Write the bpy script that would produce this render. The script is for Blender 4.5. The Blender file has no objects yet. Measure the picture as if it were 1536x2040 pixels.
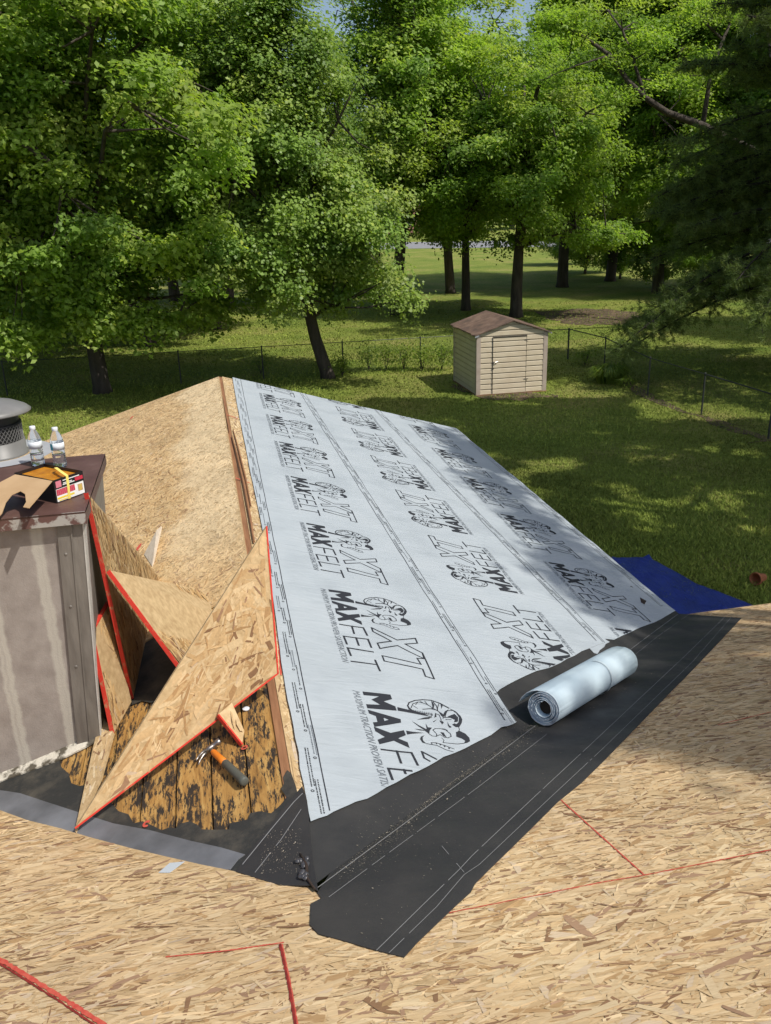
import bpy, bmesh, math, random
import numpy as np
from mathutils import Vector, Matrix
from mathutils.geometry import tessellate_polygon
R = math.radians
sc = bpy.context.scene
col = sc.collection

# ------------------------------------------------------------------ camera, sky, sun
CPOS = np.array([-.1419, -2.2203, 2.1073]); YAW, PIT, ROL, FPX = .199, .3473, -.0282, 1714.
fw = np.array([math.sin(YAW)*math.cos(PIT), math.cos(YAW)*math.cos(PIT), -math.sin(PIT)])
r0 = np.array([math.cos(YAW), -math.sin(YAW), 0.]); u0 = np.cross(r0, fw)
CR = r0*math.cos(ROL)+u0*math.sin(ROL); CU = -r0*math.sin(ROL)+u0*math.cos(ROL)
cam_d = bpy.data.cameras.new('camera'); cam = bpy.data.objects.new('camera', cam_d); col.objects.link(cam)
cam.matrix_world = Matrix(((CR[0], CU[0], -fw[0], CPOS[0]), (CR[1], CU[1], -fw[1], CPOS[1]), (CR[2], CU[2], -fw[2], CPOS[2]), (0, 0, 0, 1)))
cam_d.sensor_fit = 'VERTICAL'; cam_d.sensor_height = 36; cam_d.lens = 36*FPX/2040
cam_d.clip_start = .05; cam_d.clip_end = 2000
sc.camera = cam
SUN_EL, SUN_AZ = 54.6, 135.
w = bpy.data.worlds.new('World'); sc.world = w; w.use_nodes = True
nt = w.node_tree; bg = nt.nodes['Background']
sky = nt.nodes.new('ShaderNodeTexSky'); sky.sky_type = 'NISHITA'; sky.sun_disc = False
sky.sun_elevation = R(SUN_EL); sky.sun_rotation = R(SUN_AZ); sky.dust_density = 2.5; sky.air_density = 1.0
nt.links.new(sky.outputs[0], bg.inputs[0]); bg.inputs[1].default_value = .13
sl = bpy.data.lights.new('sun', 'SUN'); sl.energy = 4.0; sl.angle = R(.53); sl.color = (1, .955, .88)
so = bpy.data.objects.new('sun', sl); col.objects.link(so)
SUN = np.array([math.sin(R(SUN_AZ))*math.cos(R(SUN_EL)), math.cos(R(SUN_AZ))*math.cos(R(SUN_EL)), math.sin(R(SUN_EL))])
so.rotation_euler = Vector(SUN).to_track_quat('Z', 'Y').to_euler(); so.location = (20, -20, 30)
sc.view_settings.view_transform = 'Standard'; sc.view_settings.look = 'None'
sc.view_settings.exposure = 0.0; sc.view_settings.gamma = 1
sc.cycles.max_bounces = 8; sc.cycles.diffuse_bounces = 5; sc.cycles.transparent_max_bounces = 8; sc.cycles.transmission_bounces = 6
sc.cycles.use_denoising = True

# ------------------------------------------------------------------ helpers
S, SM = .301, .305            # wing pitch, main roof pitch
GZ = -3.4                     # the lawn
def plane(kind, off=0.):
    if kind == 'R': n, d = np.array([S, 0, 1.]), 0.
    elif kind == 'L': n, d = np.array([-S, 0, 1.]), 0.
    elif kind == 'M': n, d = np.array([0, SM, 1.]), 0.
    elif kind == 'G': n, d = np.array([0, 0, 1.]), GZ
    elif kind[0] == 'Z': n, d = np.array([0, 0, 1.]), float(kind[1:])
    elif kind[0] == 'Y': n, d = np.array([0, 1., 0]), float(kind[1:])
    l = np.linalg.norm(n); return n/l, d/l+off
def at(px, py, kind, off=0.):
    """point of a surface of the place seen at this spot of the photograph"""
    n, d0 = plane(kind, off)
    d = fw+CR*(px-768)/FPX-CU*(py-1020)/FPX
    t = (d0-n@CPOS)/(n@d); return CPOS+d*t
def ray(px, py, dist):
    d = fw+CR*(px-768)/FPX-CU*(py-1020)/FPX
    return CPOS+d*dist           # dist along the optical axis
def props(o, label=None, cat=None, group=None, kind=None):
    if label: o['label'] = label
    if cat: o['category'] = cat
    if group: o['group'] = group
    if kind: o['kind'] = kind
    return o
def empty(name, loc, label=None, cat=None, group=None, rz=0):
    o = bpy.data.objects.new(name, None); col.objects.link(o); o.location = loc; o.rotation_euler.z = rz
    o.empty_display_size = .2
    return props(o, label, cat, group)
class MB:
    def __init__(s): s.v = []; s.f = []; s.m = []
    def add(s, vs, fs, mi=0):
        b = len(s.v); s.v += [tuple(float(c) for c in v) for v in vs]
        s.f += [tuple(b+i for i in f) for f in fs]; s.m += [mi]*len(fs)
    def box(s, c, size, mi=0, rot=None):
        hx, hy, hz = [a/2 for a in size]
        vs = [Vector((x, y, z)) for x in (-hx, hx) for y in (-hy, hy) for z in (-hz, hz)]
        if rot is not None: vs = [rot @ v for v in vs]
        vs = [v+Vector(c) for v in vs]
        s.add(vs, [(0, 1, 3, 2), (4, 6, 7, 5), (0, 4, 5, 1), (2, 3, 7, 6), (0, 2, 6, 4), (1, 5, 7, 3)], mi)
    def prism(s, pts, n, h, mi=0, side=None):
        """polygon pts (3D, ccw seen from n) extruded by -n*h"""
        pts = [np.array(p, float) for p in pts]; n = np.array(n, float); k = len(pts)
        nn = sum(np.cross(pts[i], pts[(i+1) % k]) for i in range(k))
        if nn@n < 0: pts = pts[::-1]
        tri = tessellate_polygon([[Vector(p) for p in pts]])
        s.add(pts, fixtri(pts, tri, n), mi)
        low = [p-n*h for p in pts]
        s.add(low, [t[::-1] for t in fixtri(pts, tri, n)], mi)
        for i in range(k):
            j = (i+1) % k
            s.add([pts[i], pts[j], low[j], low[i]], [(3, 2, 1, 0)], mi if side is None else side)
    def tube(s, path, rad, seg=8, mi=0, cap=True):
        path = [Vector(p) for p in path]; k = len(path)
        if not hasattr(rad, '__len__'): rad = [rad]*k
        b = len(s.v); up = None
        for i, p in enumerate(path):
            d = (path[min(i+1, k-1)]-path[max(i-1, 0)]).normalized()
            if up is None: up = Vector((0, 0, 1)) if abs(d.z) < .9 else Vector((1, 0, 0))
            a = d.cross(up).normalized(); c = a.cross(d).normalized(); up = c
            for q in range(seg):
                t = 2*math.pi*q/seg; s.v.append(tuple(p+(a*math.cos(t)+c*math.sin(t))*rad[i]))
        for i in range(k-1):
            for q in range(seg):
                q2 = (q+1) % seg
                s.f.append((b+i*seg+q, b+i*seg+q2, b+(i+1)*seg+q2, b+(i+1)*seg+q)); s.m.append(mi)
        if cap:
            s.f.append(tuple(b+q for q in range(seg))[::-1]); s.m.append(mi)
            s.f.append(tuple(b+(k-1)*seg+q for q in range(seg))); s.m.append(mi)
    def lathe(s, prof, c, seg=32, mi=0, rot=None):
        b = len(s.v); k = len(prof)
        for r_, z in prof:
            for q in range(seg):
                t = 2*math.pi*q/seg; v = Vector((r_*math.cos(t), r_*math.sin(t), z))
                if rot is not None: v = rot @ v
                s.v.append(tuple(v+Vector(c)))
        for i in range(k-1):
            for q in range(seg):
                q2 = (q+1) % seg
                s.f.append((b+i*seg+q, b+i*seg+q2, b+(i+1)*seg+q2, b+(i+1)*seg+q)); s.m.append(mi)
    def stroke(s, pts, wd, n, mi=0, taper=None):
        """flat painted line of width wd along 3D pts, facing n"""
        pts = [np.array(p, float) for p in pts]; n = np.array(n, float); k = len(pts); L = []; Rr = []
        for i, p in enumerate(pts):
            d = pts[min(i+1, k-1)]-pts[max(i-1, 0)]; d /= np.linalg.norm(d)+1e-12
            a = np.cross(n, d); ww = wd*(taper[i] if taper else 1)/2
            L.append(p+a*ww); Rr.append(p-a*ww)
        s.add(L+Rr, [(i, k+i, k+i+1, i+1) for i in range(k-1)], mi)
    def build(s, name, mats, parent=None, smooth=False, bevel=0):
        me = bpy.data.meshes.new(name); me.from_pydata(s.v, [], s.f)
        for m in (mats if isinstance(mats, (list, tuple)) else [mats]): me.materials.append(m)
        me.polygons.foreach_set('material_index', s.m)
        if smooth: me.polygons.foreach_set('use_smooth', [True]*len(me.polygons))
        me.update()
        o = bpy.data.objects.new(name, me); col.objects.link(o)
        if parent:
            o.parent = parent; o.matrix_parent_inverse = wm(parent).inverted()
        if bevel:
            b = o.modifiers.new('bevel', 'BEVEL'); b.width = bevel; b.segments = 2; b.limit_method = 'ANGLE'
        return o
def wm(o):
    m = Matrix.LocRotScale(o.location, o.rotation_euler, o.scale)
    return m if o.parent is None else wm(o.parent) @ o.matrix_parent_inverse @ m
def fixtri(pts, tri, n):
    out = []
    for t in tri:
        a, b, c = [np.array(pts[i]) for i in t]
        out.append(t if np.cross(b-a, c-a)@n > 0 else t[::-1])
    return out
def mesh_np(name, verts, faces_k, mat, parent=None, colors=None, smooth=False):
    """verts Nx3; faces MxK int; colors Mx3 per face -> attribute 'col'"""
    M, K = faces_k.shape; me = bpy.data.meshes.new(name)
    me.vertices.add(len(verts)); me.vertices.foreach_set('co', verts.astype(np.float32).ravel())
    me.loops.add(M*K); me.loops.foreach_set('vertex_index', faces_k.astype(np.int32).ravel())
    me.polygons.add(M); me.polygons.foreach_set('loop_start', np.arange(0, M*K, K, dtype=np.int32))
    me.update(calc_edges=True)
    if colors is not None:
        a = me.attributes.new('col', 'FLOAT_COLOR', 'FACE')
        c = np.concatenate([colors, np.ones((M, 1))], 1).astype(np.float32); a.data.foreach_set('color', c.ravel())
    me.materials.append(mat)
    if smooth: me.polygons.foreach_set('use_smooth', [True]*M)
    o = bpy.data.objects.new(name, me); col.objects.link(o)
    if parent: o.parent = parent; o.matrix_parent_inverse = wm(parent).inverted()
    return o

# ------------------------------------------------------------------ materials
def mat(name, base=(.5, .5, .5), rough=.7, spec=.5, metal=0):
    m = bpy.data.materials.new(name); m.use_nodes = True; b = m.node_tree.nodes['Principled BSDF']
    b.inputs['Base Color'].default_value = (*base, 1); b.inputs['Roughness'].default_value = rough
    b.inputs['Specular IOR Level'].default_value = spec; b.inputs['Metallic'].default_value = metal
    return m
def N(m, t, **kw):
    n = m.node_tree.nodes.new(t)
    for k, v in kw.items():
        if k in n.inputs.keys(): n.inputs[k].default_value = v
        else: setattr(n, k, v)
    return n
def L(m, a, b): m.node_tree.links.new(a, b)
def BS(m): return m.node_tree.nodes['Principled BSDF']
def coords(m, scale=(1, 1, 1), rot=(0, 0, 0)):
    t = N(m, 'ShaderNodeTexCoord'); mp = N(m, 'ShaderNodeMapping')
    mp.inputs['Scale'].default_value = scale; mp.inputs['Rotation'].default_value = rot
    L(m, t.outputs['Object'], mp.inputs['Vector']); return mp.outputs[0]
def noise(m, vec, scale, detail=4, rough=.55, dist=0):
    n = N(m, 'ShaderNodeTexNoise'); n.inputs['Scale'].default_value = scale; n.inputs['Detail'].default_value = detail
    n.inputs['Roughness'].default_value = rough; n.inputs['Distortion'].default_value = dist
    L(m, vec, n.inputs['Vector']); return n.outputs['Fac']
def ramp(m, fac, stops, interp='LINEAR'):
    r_ = N(m, 'ShaderNodeValToRGB'); e = r_.color_ramp.elements; r_.color_ramp.interpolation = interp
    while len(e) < len(stops): e.new(.5)
    for i, (p, c) in enumerate(stops):
        e[i].position = p; e[i].color = (*(c if hasattr(c, '__len__') else (c, c, c)), 1)
    L(m, fac, r_.inputs[0]); return r_.outputs[0]
def mixc(m, fac, a, b, mode='MIX'):
    x = N(m, 'ShaderNodeMix', data_type='RGBA', blend_type=mode)
    for s_, v in ((0, fac), (6, a), (7, b)):
        if hasattr(v, 'is_linked'): L(m, v, x.inputs[s_])
        elif s_ == 0: x.inputs[0].default_value = v
        else: x.inputs[s_].default_value = (*v, 1)
    return x.outputs[2]
def bump(m, h, strength=.3, dist=.01):
    b = N(m, 'ShaderNodeBump'); b.inputs['Strength'].default_value = strength; b.inputs['Distance'].default_value = dist
    L(m, h, b.inputs['Height']); L(m, b.outputs[0], BS(m).inputs['Normal']); return b
def attr(m, name='col'):
    a = N(m, 'ShaderNodeAttribute'); a.attribute_name = name; return a.outputs['Color']
def setc(m, c): L(m, c, BS(m).inputs['Base Color'])

def noisy(name, c1, c2, scale=8, rough=.75, b=.2, bd=.01, stretch=(1, 1, 1), spec=.4, detail=5, lo=.3, hi=.7):
    m = mat(name, c1, rough, spec); v = coords(m, stretch); f = noise(m, v, scale, detail)
    setc(m, ramp(m, f, [(lo, c1), (hi, c2)])); bump(m, noise(m, v, scale*4, 4), b, bd); return m

M_osbf = mat('osb_strands', rough=.72, spec=.25)      # strand faces carry their own wood colour
v = coords(M_osbf); f = noise(M_osbf, v, 90, 3); g = noise(M_osbf, v, 3.0, 4)
c_ = mixc(M_osbf, 1., attr(M_osbf), ramp(M_osbf, f, [(.3, .88), (.7, 1.1)]), 'MULTIPLY')
setc(M_osbf, mixc(M_osbf, 1., c_, ramp(M_osbf, g, [(.3, .9), (.7, 1.06)]), 'MULTIPLY')); bump(M_osbf, f, .25, .002)
M_osb = noisy('osb_board', (.40, .27, .13), (.60, .44, .24), 30, .75, .4, .003)
v = coords(M_osb)
M_osbm = mat('osb_strands_main', rough=.72, spec=.25)
f = noise(M_osbm, coords(M_osbm, (.12, 1.1, 1)), 160, 4, .65); g = noise(M_osbm, coords(M_osbm), 2.2, 5)
c_ = mixc(M_osbm, 1., attr(M_osbm), ramp(M_osbm, f, [(.28, (.86, .82, .78)), (.5, (1., 1., 1.)), (.75, (1.12, 1.12, 1.12))]), 'MULTIPLY')
setc(M_osbm, mixc(M_osbm, 1., c_, ramp(M_osbm, g, [(.3, (.93, .90, .90)), (.7, (1.06, 1.06, 1.04))]), 'MULTIPLY')); bump(M_osbm, f, .35, .002)
M_red = mat('red_edge_paint', rough=.7, spec=.3)
setc(M_red, mixc(M_red, ramp(M_red, noise(M_red, coords(M_red), 22, 7, .75), [(.56, 0.), (.66, .75)]), (.60, .045, .028), (.45, .26, .13))); bump(M_red, noise(M_red, coords(M_red), 90, 4), .4, .003)
M_chalk = noisy('red_chalk', (.50, .05, .035), (.62, .13, .08), 60, .9, .1, .001)
M_gapdark = mat('dark_gap', (.03, .018, .012), .9)
M_darkred = noisy('dark_red_line', (.16, .015, .012), (.32, .03, .02), 40, .8, .2, .002)
M_wood = noisy('old_lumber', (.20, .09, .04), (.34, .17, .08), 6, .8, .3, .004, (8, .6, 8))
M_palewood = noisy('pale_lumber', (.52, .42, .30), (.66, .55, .42), 12, .8, .3, .003, (4, 1, 4))

# planks: orange pine with torn black felt residue
M_plank = mat('old_decking_wood', rough=.7, spec=.3)
v = coords(M_plank, (1, .16, 1)); vv = coords(M_plank)
wood = ramp(M_plank, noise(M_plank, v, 34, 6, .6, .8), [(.3, (.20, .10, .028)), (.5, (.41, .225, .065)), (.72, (.55, .35, .12))])
blk = noise(M_plank, coords(M_plank, (1, .30, 1)), 17, 9, .78, .5)
blk2 = noise(M_plank, coords(M_plank, (1, .16, 1)), 95, 6, .75)
msum = N(M_plank, 'ShaderNodeMath', operation='MULTIPLY_ADD'); L(M_plank, blk2, msum.inputs[0]); msum.inputs[1].default_value = .75; L(M_plank, blk, msum.inputs[2])
mk = ramp(M_plank, msum.outputs[0], [(.865, 0.), (.93, 1.)])
setc(M_plank, mixc(M_plank, mk, wood, (.035, .028, .022))); bump(M_plank, msum.outputs[0], .5, .004)

M_mem = mat('black_membrane', (.02, .02, .021), .55, .5)
v = coords(M_mem)
setc(M_mem, mixc(M_mem, ramp(M_mem, noise(M_mem, v, 2.2, 6, .65), [(.45, 0.), (.75, .6)]), (.028, .0275, .027), (.062, .058, .052)))
L(M_mem, ramp(M_mem, noise(M_mem, v, 5, 5), [(.3, .5), (.7, .78)]), BS(M_mem).inputs['Roughness'])
bump(M_mem, noise(M_mem, v, 7, 6, .6), .35, .012)
M_oldfelt = mat('old_black_felt', (.03, .03, .028), .65, .5)
v = coords(M_oldfelt)
setc(M_oldfelt, mixc(M_oldfelt, ramp(M_oldfelt, noise(M_oldfelt, v, 6, 8, .7), [(.45, 0.), (.72, .8)]), (.026, .027, .025), (.12, .105, .078)))
bump(M_oldfelt, noise(M_oldfelt, v, 14, 6), .5, .01)
M_greystrip = noisy('grey_flashing', (.07, .075, .08), (.24, .25, .27), 3, .45, .35, .008, spec=.6)
M_line = mat('white_print_line', (.24, .24, .235), .8)
M_felt = mat('synthetic_felt', (.56, .60, .64), .62, .3)
v = coords(M_felt)
setc(M_felt, ramp(M_felt, noise(M_felt, v, 2.5, 5), [(.32, (.355, .395, .42)), (.5, (.395, .438, .463)), (.7, (.42, .46, .483))]))
wv = N(M_felt, 'ShaderNodeTexNoise'); wv.inputs['Scale'].default_value = 9; wv.inputs['Detail'].default_value = 3; wv.inputs['Distortion'].default_value = 1.2
L(M_felt, coords(M_felt, (.35, 1.6, 1), (0, 0, .5)), wv.inputs['Vector'])
weave = noise(M_felt, v, 220, 2)
hm = N(M_felt, 'ShaderNodeMath', operation='MULTIPLY_ADD'); L(M_felt, weave, hm.inputs[0]); hm.inputs[1].default_value = .10; L(M_felt, wv.outputs[0], hm.inputs[2])
bump(M_felt, hm.outputs[0], .42, .014)
M_ink = mat('black_ink', (.028, .03, .036), .7, .3)
M_ink2 = mat('grey_ink', (.16, .18, .20), .8, .2)
M_rollblue = noisy('roll_underside', (.44, .555, .615), (.54, .645, .69), 6, .68, .3, .006, (1, .3, 1), spec=.5)
M_rollend = mat('roll_end', (.6, .6, .62), .6)
v = coords(M_rollend)
M_tarp = mat('blue_tarp', (.012, .028, .17), .42, .5); v = coords(M_tarp)
setc(M_tarp, ramp(M_tarp, noise(M_tarp, v, 3, 4), [(.3, (.014, .030, .20)), (.7, (.024, .048, .30))])); bump(M_tarp, noise(M_tarp, coords(M_tarp, (1, .35, 1), (0, 0, .7)), 5, 6, .6, 1.5), .9, .05)
M_chim = mat('weathered_chimney_panel', rough=.85, spec=.2)
v = coords(M_chim)
base = ramp(M_chim, noise(M_chim, v, 9, 8, .62), [(.3, (.25, .215, .19)), (.7, (.36, .32, .285))])
sx = N(M_chim, 'ShaderNodeSeparateXYZ'); L(M_chim, N(M_chim, 'ShaderNodeTexCoord').outputs['Object'], sx.inputs[0])
wob = noise(M_chim, coords(M_chim, (1, 1, 2.5)), 8, 5)
xs = N(M_chim, 'ShaderNodeMath', operation='MULTIPLY_ADD'); L(M_chim, wob, xs.inputs[0]); xs.inputs[1].default_value = .03; L(M_chim, sx.outputs[0], xs.inputs[2])
def stripe(m, x0, wd, soft):
    a = N(m, 'ShaderNodeMath', operation='SUBTRACT'); L(m, xs.outputs[0], a.inputs[0]); a.inputs[1].default_value = x0
    b = N(m, 'ShaderNodeMath', operation='ABSOLUTE'); L(m, a.outputs[0], b.inputs[0])
    return ramp(m, b.outputs[0], [(wd, .68), (wd+soft, 0.)])
pale = (.50, .47, .40)
c_ = base
for x0, wd in ((-.905, .004), (-.928, .007), (-1.13, .007), (-1.155, .003), (-1.42, .006), (-1.68, .006)):
    c_ = mixc(M_chim, stripe(M_chim, x0, wd, .012), c_, pale)
setc(M_chim, c_); bump(M_chim, noise(M_chim, v, 120, 5, .7), .5, .004)
M_trim = noisy('grey_corner_trim', (.13, .115, .10), (.21, .19, .165), 10, .5, .2, .004, (3, 3, .6), spec=.5)
M_palestrip = noisy('pale_trim', (.42, .40, .36), (.55, .53, .48), 20, .6, .2, .003)
M_crown = mat('rusty_brown_crown', rough=.5, spec=.5); v = coords(M_crown)
setc(M_crown, ramp(M_crown, noise(M_crown, v, 6, 7, .6), [(.35, (.085, .042, .034)), (.6, (.125, .068, .056)), (.8, (.19, .13, .11))])); bump(M_crown, noise(M_crown, v, 20, 5), .25, .004)
M_peel = mat('peeling_crown_edge', rough=.7); v = coords(M_peel)
setc(M_peel, ramp(M_peel, noise(M_peel, v, 14, 6, .6), [(.46, (.12, .06, .05)), (.52, (.36, .34, .31))]))
M_galv = noisy('grey_painted_steel', (.15, .148, .14), (.21, .205, .195), 6, .45, .1, .003, spec=.5)
M_galv2 = noisy('crown_grey_metal', (.35, .36, .38), (.45, .46, .48), 8, .4, .1, .002, spec=.5)
M_blackm = mat('black_steel', (.012, .012, .013), .5)
M_cement = noisy('peeling_flashing_paint', (.10, .085, .06), (.58, .54, .45), 16, .8, .6, .01, (1, 1, 1), lo=.44, hi=.54)

M_card = noisy('cardboard', (.42, .27, .135), (.50, .335, .18), 7, .85, .1, .002)
M_boxblk = mat('box_black_print', (.012, .011, .013), .35); M_boxwht = mat('box_white_print', (.78, .78, .76), .45)
M_boxred = mat('box_red_print', (.50, .03, .06), .45); M_boxpink = mat('box_magenta_print', (.62, .20, .26), .45); M_boxyel = mat('box_yellow_print', (.75, .58, .04), .45)
M_amber = noisy('amber_wrap', (.38, .13, .006), (.62, .26, .015), 20, .3, .5, .006, spec=.6)
M_yrib = mat('yellow_strap', (.80, .66, .16), .5)
M_nails = mat('coiled_nails', (.35, .30, .18), .4)
M_plastic = mat('clear_bottle', (.92, .95, .97), .06, .5); BS(M_plastic).inputs['Transmission Weight'].default_value = .95; BS(M_plastic).inputs['IOR'].default_value = 1.2
M_water = mat('water', (.96, .98, 1), .0); BS(M_water).inputs['Transmission Weight'].default_value = 1; BS(M_water).inputs['IOR'].default_value = 1.33
M_cap = mat('white_bottle_cap', (.75, .77, .80), .4); M_label = mat('pale_bottle_label', (.70, .74, .76), .45); M_teal = mat('teal_label', (.05, .35, .42), .45)
M_orange = mat('orange_rubber', (.72, .20, .012), .5); M_grip = mat('dark_grey_grip', (.085, .09, .075), .6)
M_steel = mat('worn_steel', (.30, .28, .26), .35, .5, .9); M_pale_steel = mat('bright_steel', (.7, .7, .72), .25, .5, .9)
M_pot = noisy('terracotta', (.34, .11, .045), (.46, .17, .08), 10, .8, .2, .003)
M_scrap = mat('pale_metal_scrap', (.50, .56, .60), .4)
# shed
M_siding = mat('cream_metal_siding', rough=.5, spec=.4); v = coords(M_siding)
setc(M_siding, ramp(M_siding, noise(M_siding, v, 3, 6), [(.3, (.56, .465, .325)), (.7, (.64, .55, .40))]))
M_shedtrim = noisy('beige_shed_trim', (.40, .32, .26), (.50, .42, .35), 4, .5, .1, .003)
M_rust = mat('rusty_shed_roof', rough=.75, spec=.3); v = coords(M_rust)
setc(M_rust, ramp(M_rust, noise(M_rust, v, 3.5, 8, .62), [(.3, (.085, .062, .052)), (.48, (.155, .100, .075)), (.62, (.22, .145, .105)), (.75, (.17, .15, .135))]))
bump(M_rust, noise(M_rust, v, 8, 5), .3, .01)
M_dkline = mat('dark_seam', (.04, .03, .02), .8)
M_fence = mat('shaded_weathered_galvanised', (.055, .06, .055), .5, .5, .3)  # galvanised steel coloured darker to stand in for shade on the rail
M_wire = mat('fence_wire', (.13, .15, .12), .5, .5, .2)
M_brick = noisy('pink_brick', (.34, .17, .13), (.44, .24, .19), 3, .85, .1, .01)
M_shingle = noisy('grey_shingle', (.10, .09, .085), (.17, .155, .14), 4, .9, .2, .01)
M_glass = mat('window_glass', (.03, .035, .04), .1, .7)
M_wallw = noisy('house_siding', (.50, .47, .42), (.58, .55, .50), 4, .7, .1, .004)
M_white = mat('white_trim', (.7, .7, .68), .5)
M_road = noisy('road_asphalt', (.20, .20, .205), (.27, .27, .27), 2, .9, .1, .01)

M_grass = mat('lawn', rough=.9, spec=.15); v = coords(M_grass)
n1 = noise(M_grass, v, .35, 6, .6); n2 = noise(M_grass, v, 9, 6, .7); n3 = noise(M_grass, v, .16, 5, .6)
cg = ramp(M_grass, n1, [(.3, (.135, .20, .032)), (.5, (.21, .255, .048)), (.7, (.31, .29, .09))])
cg = mixc(M_grass, 1., cg, ramp(M_grass, n2, [(.25, .45), (.75, 1.5)]), 'MULTIPLY')
cg = mixc(M_grass, ramp(M_grass, noise(M_grass, coords(M_grass), 1.6, 7, .75), [(.58, 0.), (.74, .6)]), cg, (.22, .17, .085)); setc(M_grass, cg); bump(M_grass, noise(M_grass, v, 22, 5, .75), .9, .08)
M_dirt = noisy('bare_earth', (.050, .045, .020), (.17, .11, .07), 3, .95, .6, .03)
M_blade = mat('grass_blades', rough=.8, spec=.2); setc(M_blade, attr(M_blade))

def leafmat(name, tint, trans=.35, rough=.5, spec=.35):
    m = mat(name, rough=rough, spec=spec); b = BS(m); c = mixc(m, 1., attr(m), tint, 'MULTIPLY'); L(m, c, b.inputs['Base Color'])
    t = N(m, 'ShaderNodeBsdfTranslucent'); L(m, mixc(m, 1., c, (1.25, 1.35, .55), 'MULTIPLY'), t.inputs[0])
    x = N(m, 'ShaderNodeMixShader'); x.inputs[0].default_value = trans; L(m, b.outputs[0], x.inputs[1]); L(m, t.outputs[0], x.inputs[2])
    L(m, x.outputs[0], m.node_tree.nodes['Material Output'].inputs[0]); return m
M_leafA = leafmat('maple_leaves', (1.0, 1.03, .95), .5); M_leafB = leafmat('pear_leaves', (.90, .92, 1.05), .42, .45)
M_leafC = leafmat('oak_leaves', (1.0, 1.03, .95), .52); M_leafD = leafmat('pale_far_leaves', (1.1, 1.1, 1.15), .52); M_needle = leafmat('pine_needles', (.8, .85, .8), .35, .6, .2)
M_bark = noisy('grey_brown_bark', (.040, .032, .026), (.105, .085, .07), 5, .95, .9, .05, (1, 1, .25))

# ------------------------------------------------------------------ OSB strands
PAL = np.array([(.66, .50, .285), (.60, .44, .235), (.55, .385, .195), (.70, .56, .34), (.46, .30, .145), (.27, .16, .085), (.36, .23, .14), (.60, .49, .36)])
PW = np.array([.26, .24, .14, .16, .08, .05, .045, .03]); PW /= PW.sum()
def inside(px, py, poly):
    r_ = np.zeros(len(px), bool); k = len(poly)
    for i in range(k):
        x1, y1 = poly[i]; x2, y2 = poly[(i+1) % k]
        c = ((y1 > py) != (y2 > py)) & (px < (x2-x1)*(py-y1)/(y2-y1+1e-12)+x1); r_ ^= c
    return r_
def strands(name, pts, n, grain, cover, seed, parent, spread=.35, size=1., lighten=None, lift=.0004, bright=1., matl=None):
    rng = np.random.default_rng(seed); pts = np.array(pts, float); n = np.array(n, float); n /= np.linalg.norm(n)
    g = np.array(grain, float); g -= n*(g@n); g /= np.linalg.norm(g); h = np.cross(n, g); o = pts.mean(0)
    poly = np.stack([(pts-o)@g, (pts-o)@h], 1); mn, mx = poly.min(0), poly.max(0)
    area = (mx-mn).prod(); N_ = int(area*cover/(.00135*size*size))
    c = mn+rng.random((N_, 2))*(mx-mn)
    Ln = size*np.clip(rng.lognormal(-2.42, .42, N_), .025, .19); W = size*np.clip(rng.lognormal(-4.42, .50, N_), .003, .038)
    W = np.minimum(W, Ln*.6)
    a = rng.normal(0, spread, N_); rnd = rng.random(N_) < .16; a[rnd] = rng.uniform(-1.6, 1.6, rnd.sum())
    d = np.stack([np.cos(a), np.sin(a)], 1); e = np.stack([-d[:, 1], d[:, 0]], 1)
    t = np.array([-.5, -.42, .1, .5, .40, -.1]); u = np.array([-.35, .45, .5, .3, -.5, -.48])
    T = t[None]+rng.normal(0, .07, (N_, 6)); U = u[None]+rng.normal(0, .12, (N_, 6))
    P = c[:, None]+d[:, None]*(T*Ln[:, None])[..., None]+e[:, None]*(U*W[:, None])[..., None]
    ok = np.ones(N_, bool)
    for k in range(6): ok &= inside(P[:, k, 0], P[:, k, 1], poly)
    P = P[ok]; m = len(P); z = lift+rng.random(m)*.0022
    Z = z[:, None]+T[ok]*rng.normal(0, .0012, m)[:, None]+U[ok]*rng.normal(0, .0012, m)[:, None]
    V = o+P[..., :1]*g+P[..., 1:]*h+Z[..., None]*n
    pk = PAL.copy()
    if matl is not None: pk[[0, 1, 2, 3, 7]] = pk[[0, 1, 2, 3, 7]]*.62+np.array([.615, .465, .27])*.38
    pk = pk*[.97, .955, .95]
    ci = pk[rng.choice(len(PAL), m, p=PW)]*rng.uniform(.92, 1.07, (m, 1))
    if lighten is not None:
        q = lighten(V.mean(1))[:, None]; ci = ci*(1-q)+np.array([.72, .60, .41])*q*rng.uniform(.93, 1.05, (m, 1))
    pn_ = V.mean(1); bl = np.sin(pn_[:, 0]*3.1+np.sin(pn_[:, 1]*2.3))*np.sin(pn_[:, 1]*2.7+1.7)+np.sin(pn_[:, 0]*7.3+pn_[:, 1]*5.1)*.5
    ci = ci*(1+.055*bl[:, None])*bright
    return mesh_np(name, V.reshape(-1, 3), np.arange(m*6).reshape(m, 6), matl or M_osbf, parent, np.clip(ci, 0, .85))

nR, _ = plane('R'); nL, _ = plane('L'); nM, _ = plane('M')
def onR(x, y, off=0.): return np.array([x, y, -S*x])+nR*off
def onL(x, y, off=0.): return np.array([x, y, S*x])+nL*off
def onM(x, y, off=0.): return np.array([x, y, -SM*y])+nM*off
XE, YF, YE = 3.22, 9.22, 3.19                # wing eave, far rake, main eave
VY = S/SM

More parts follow.
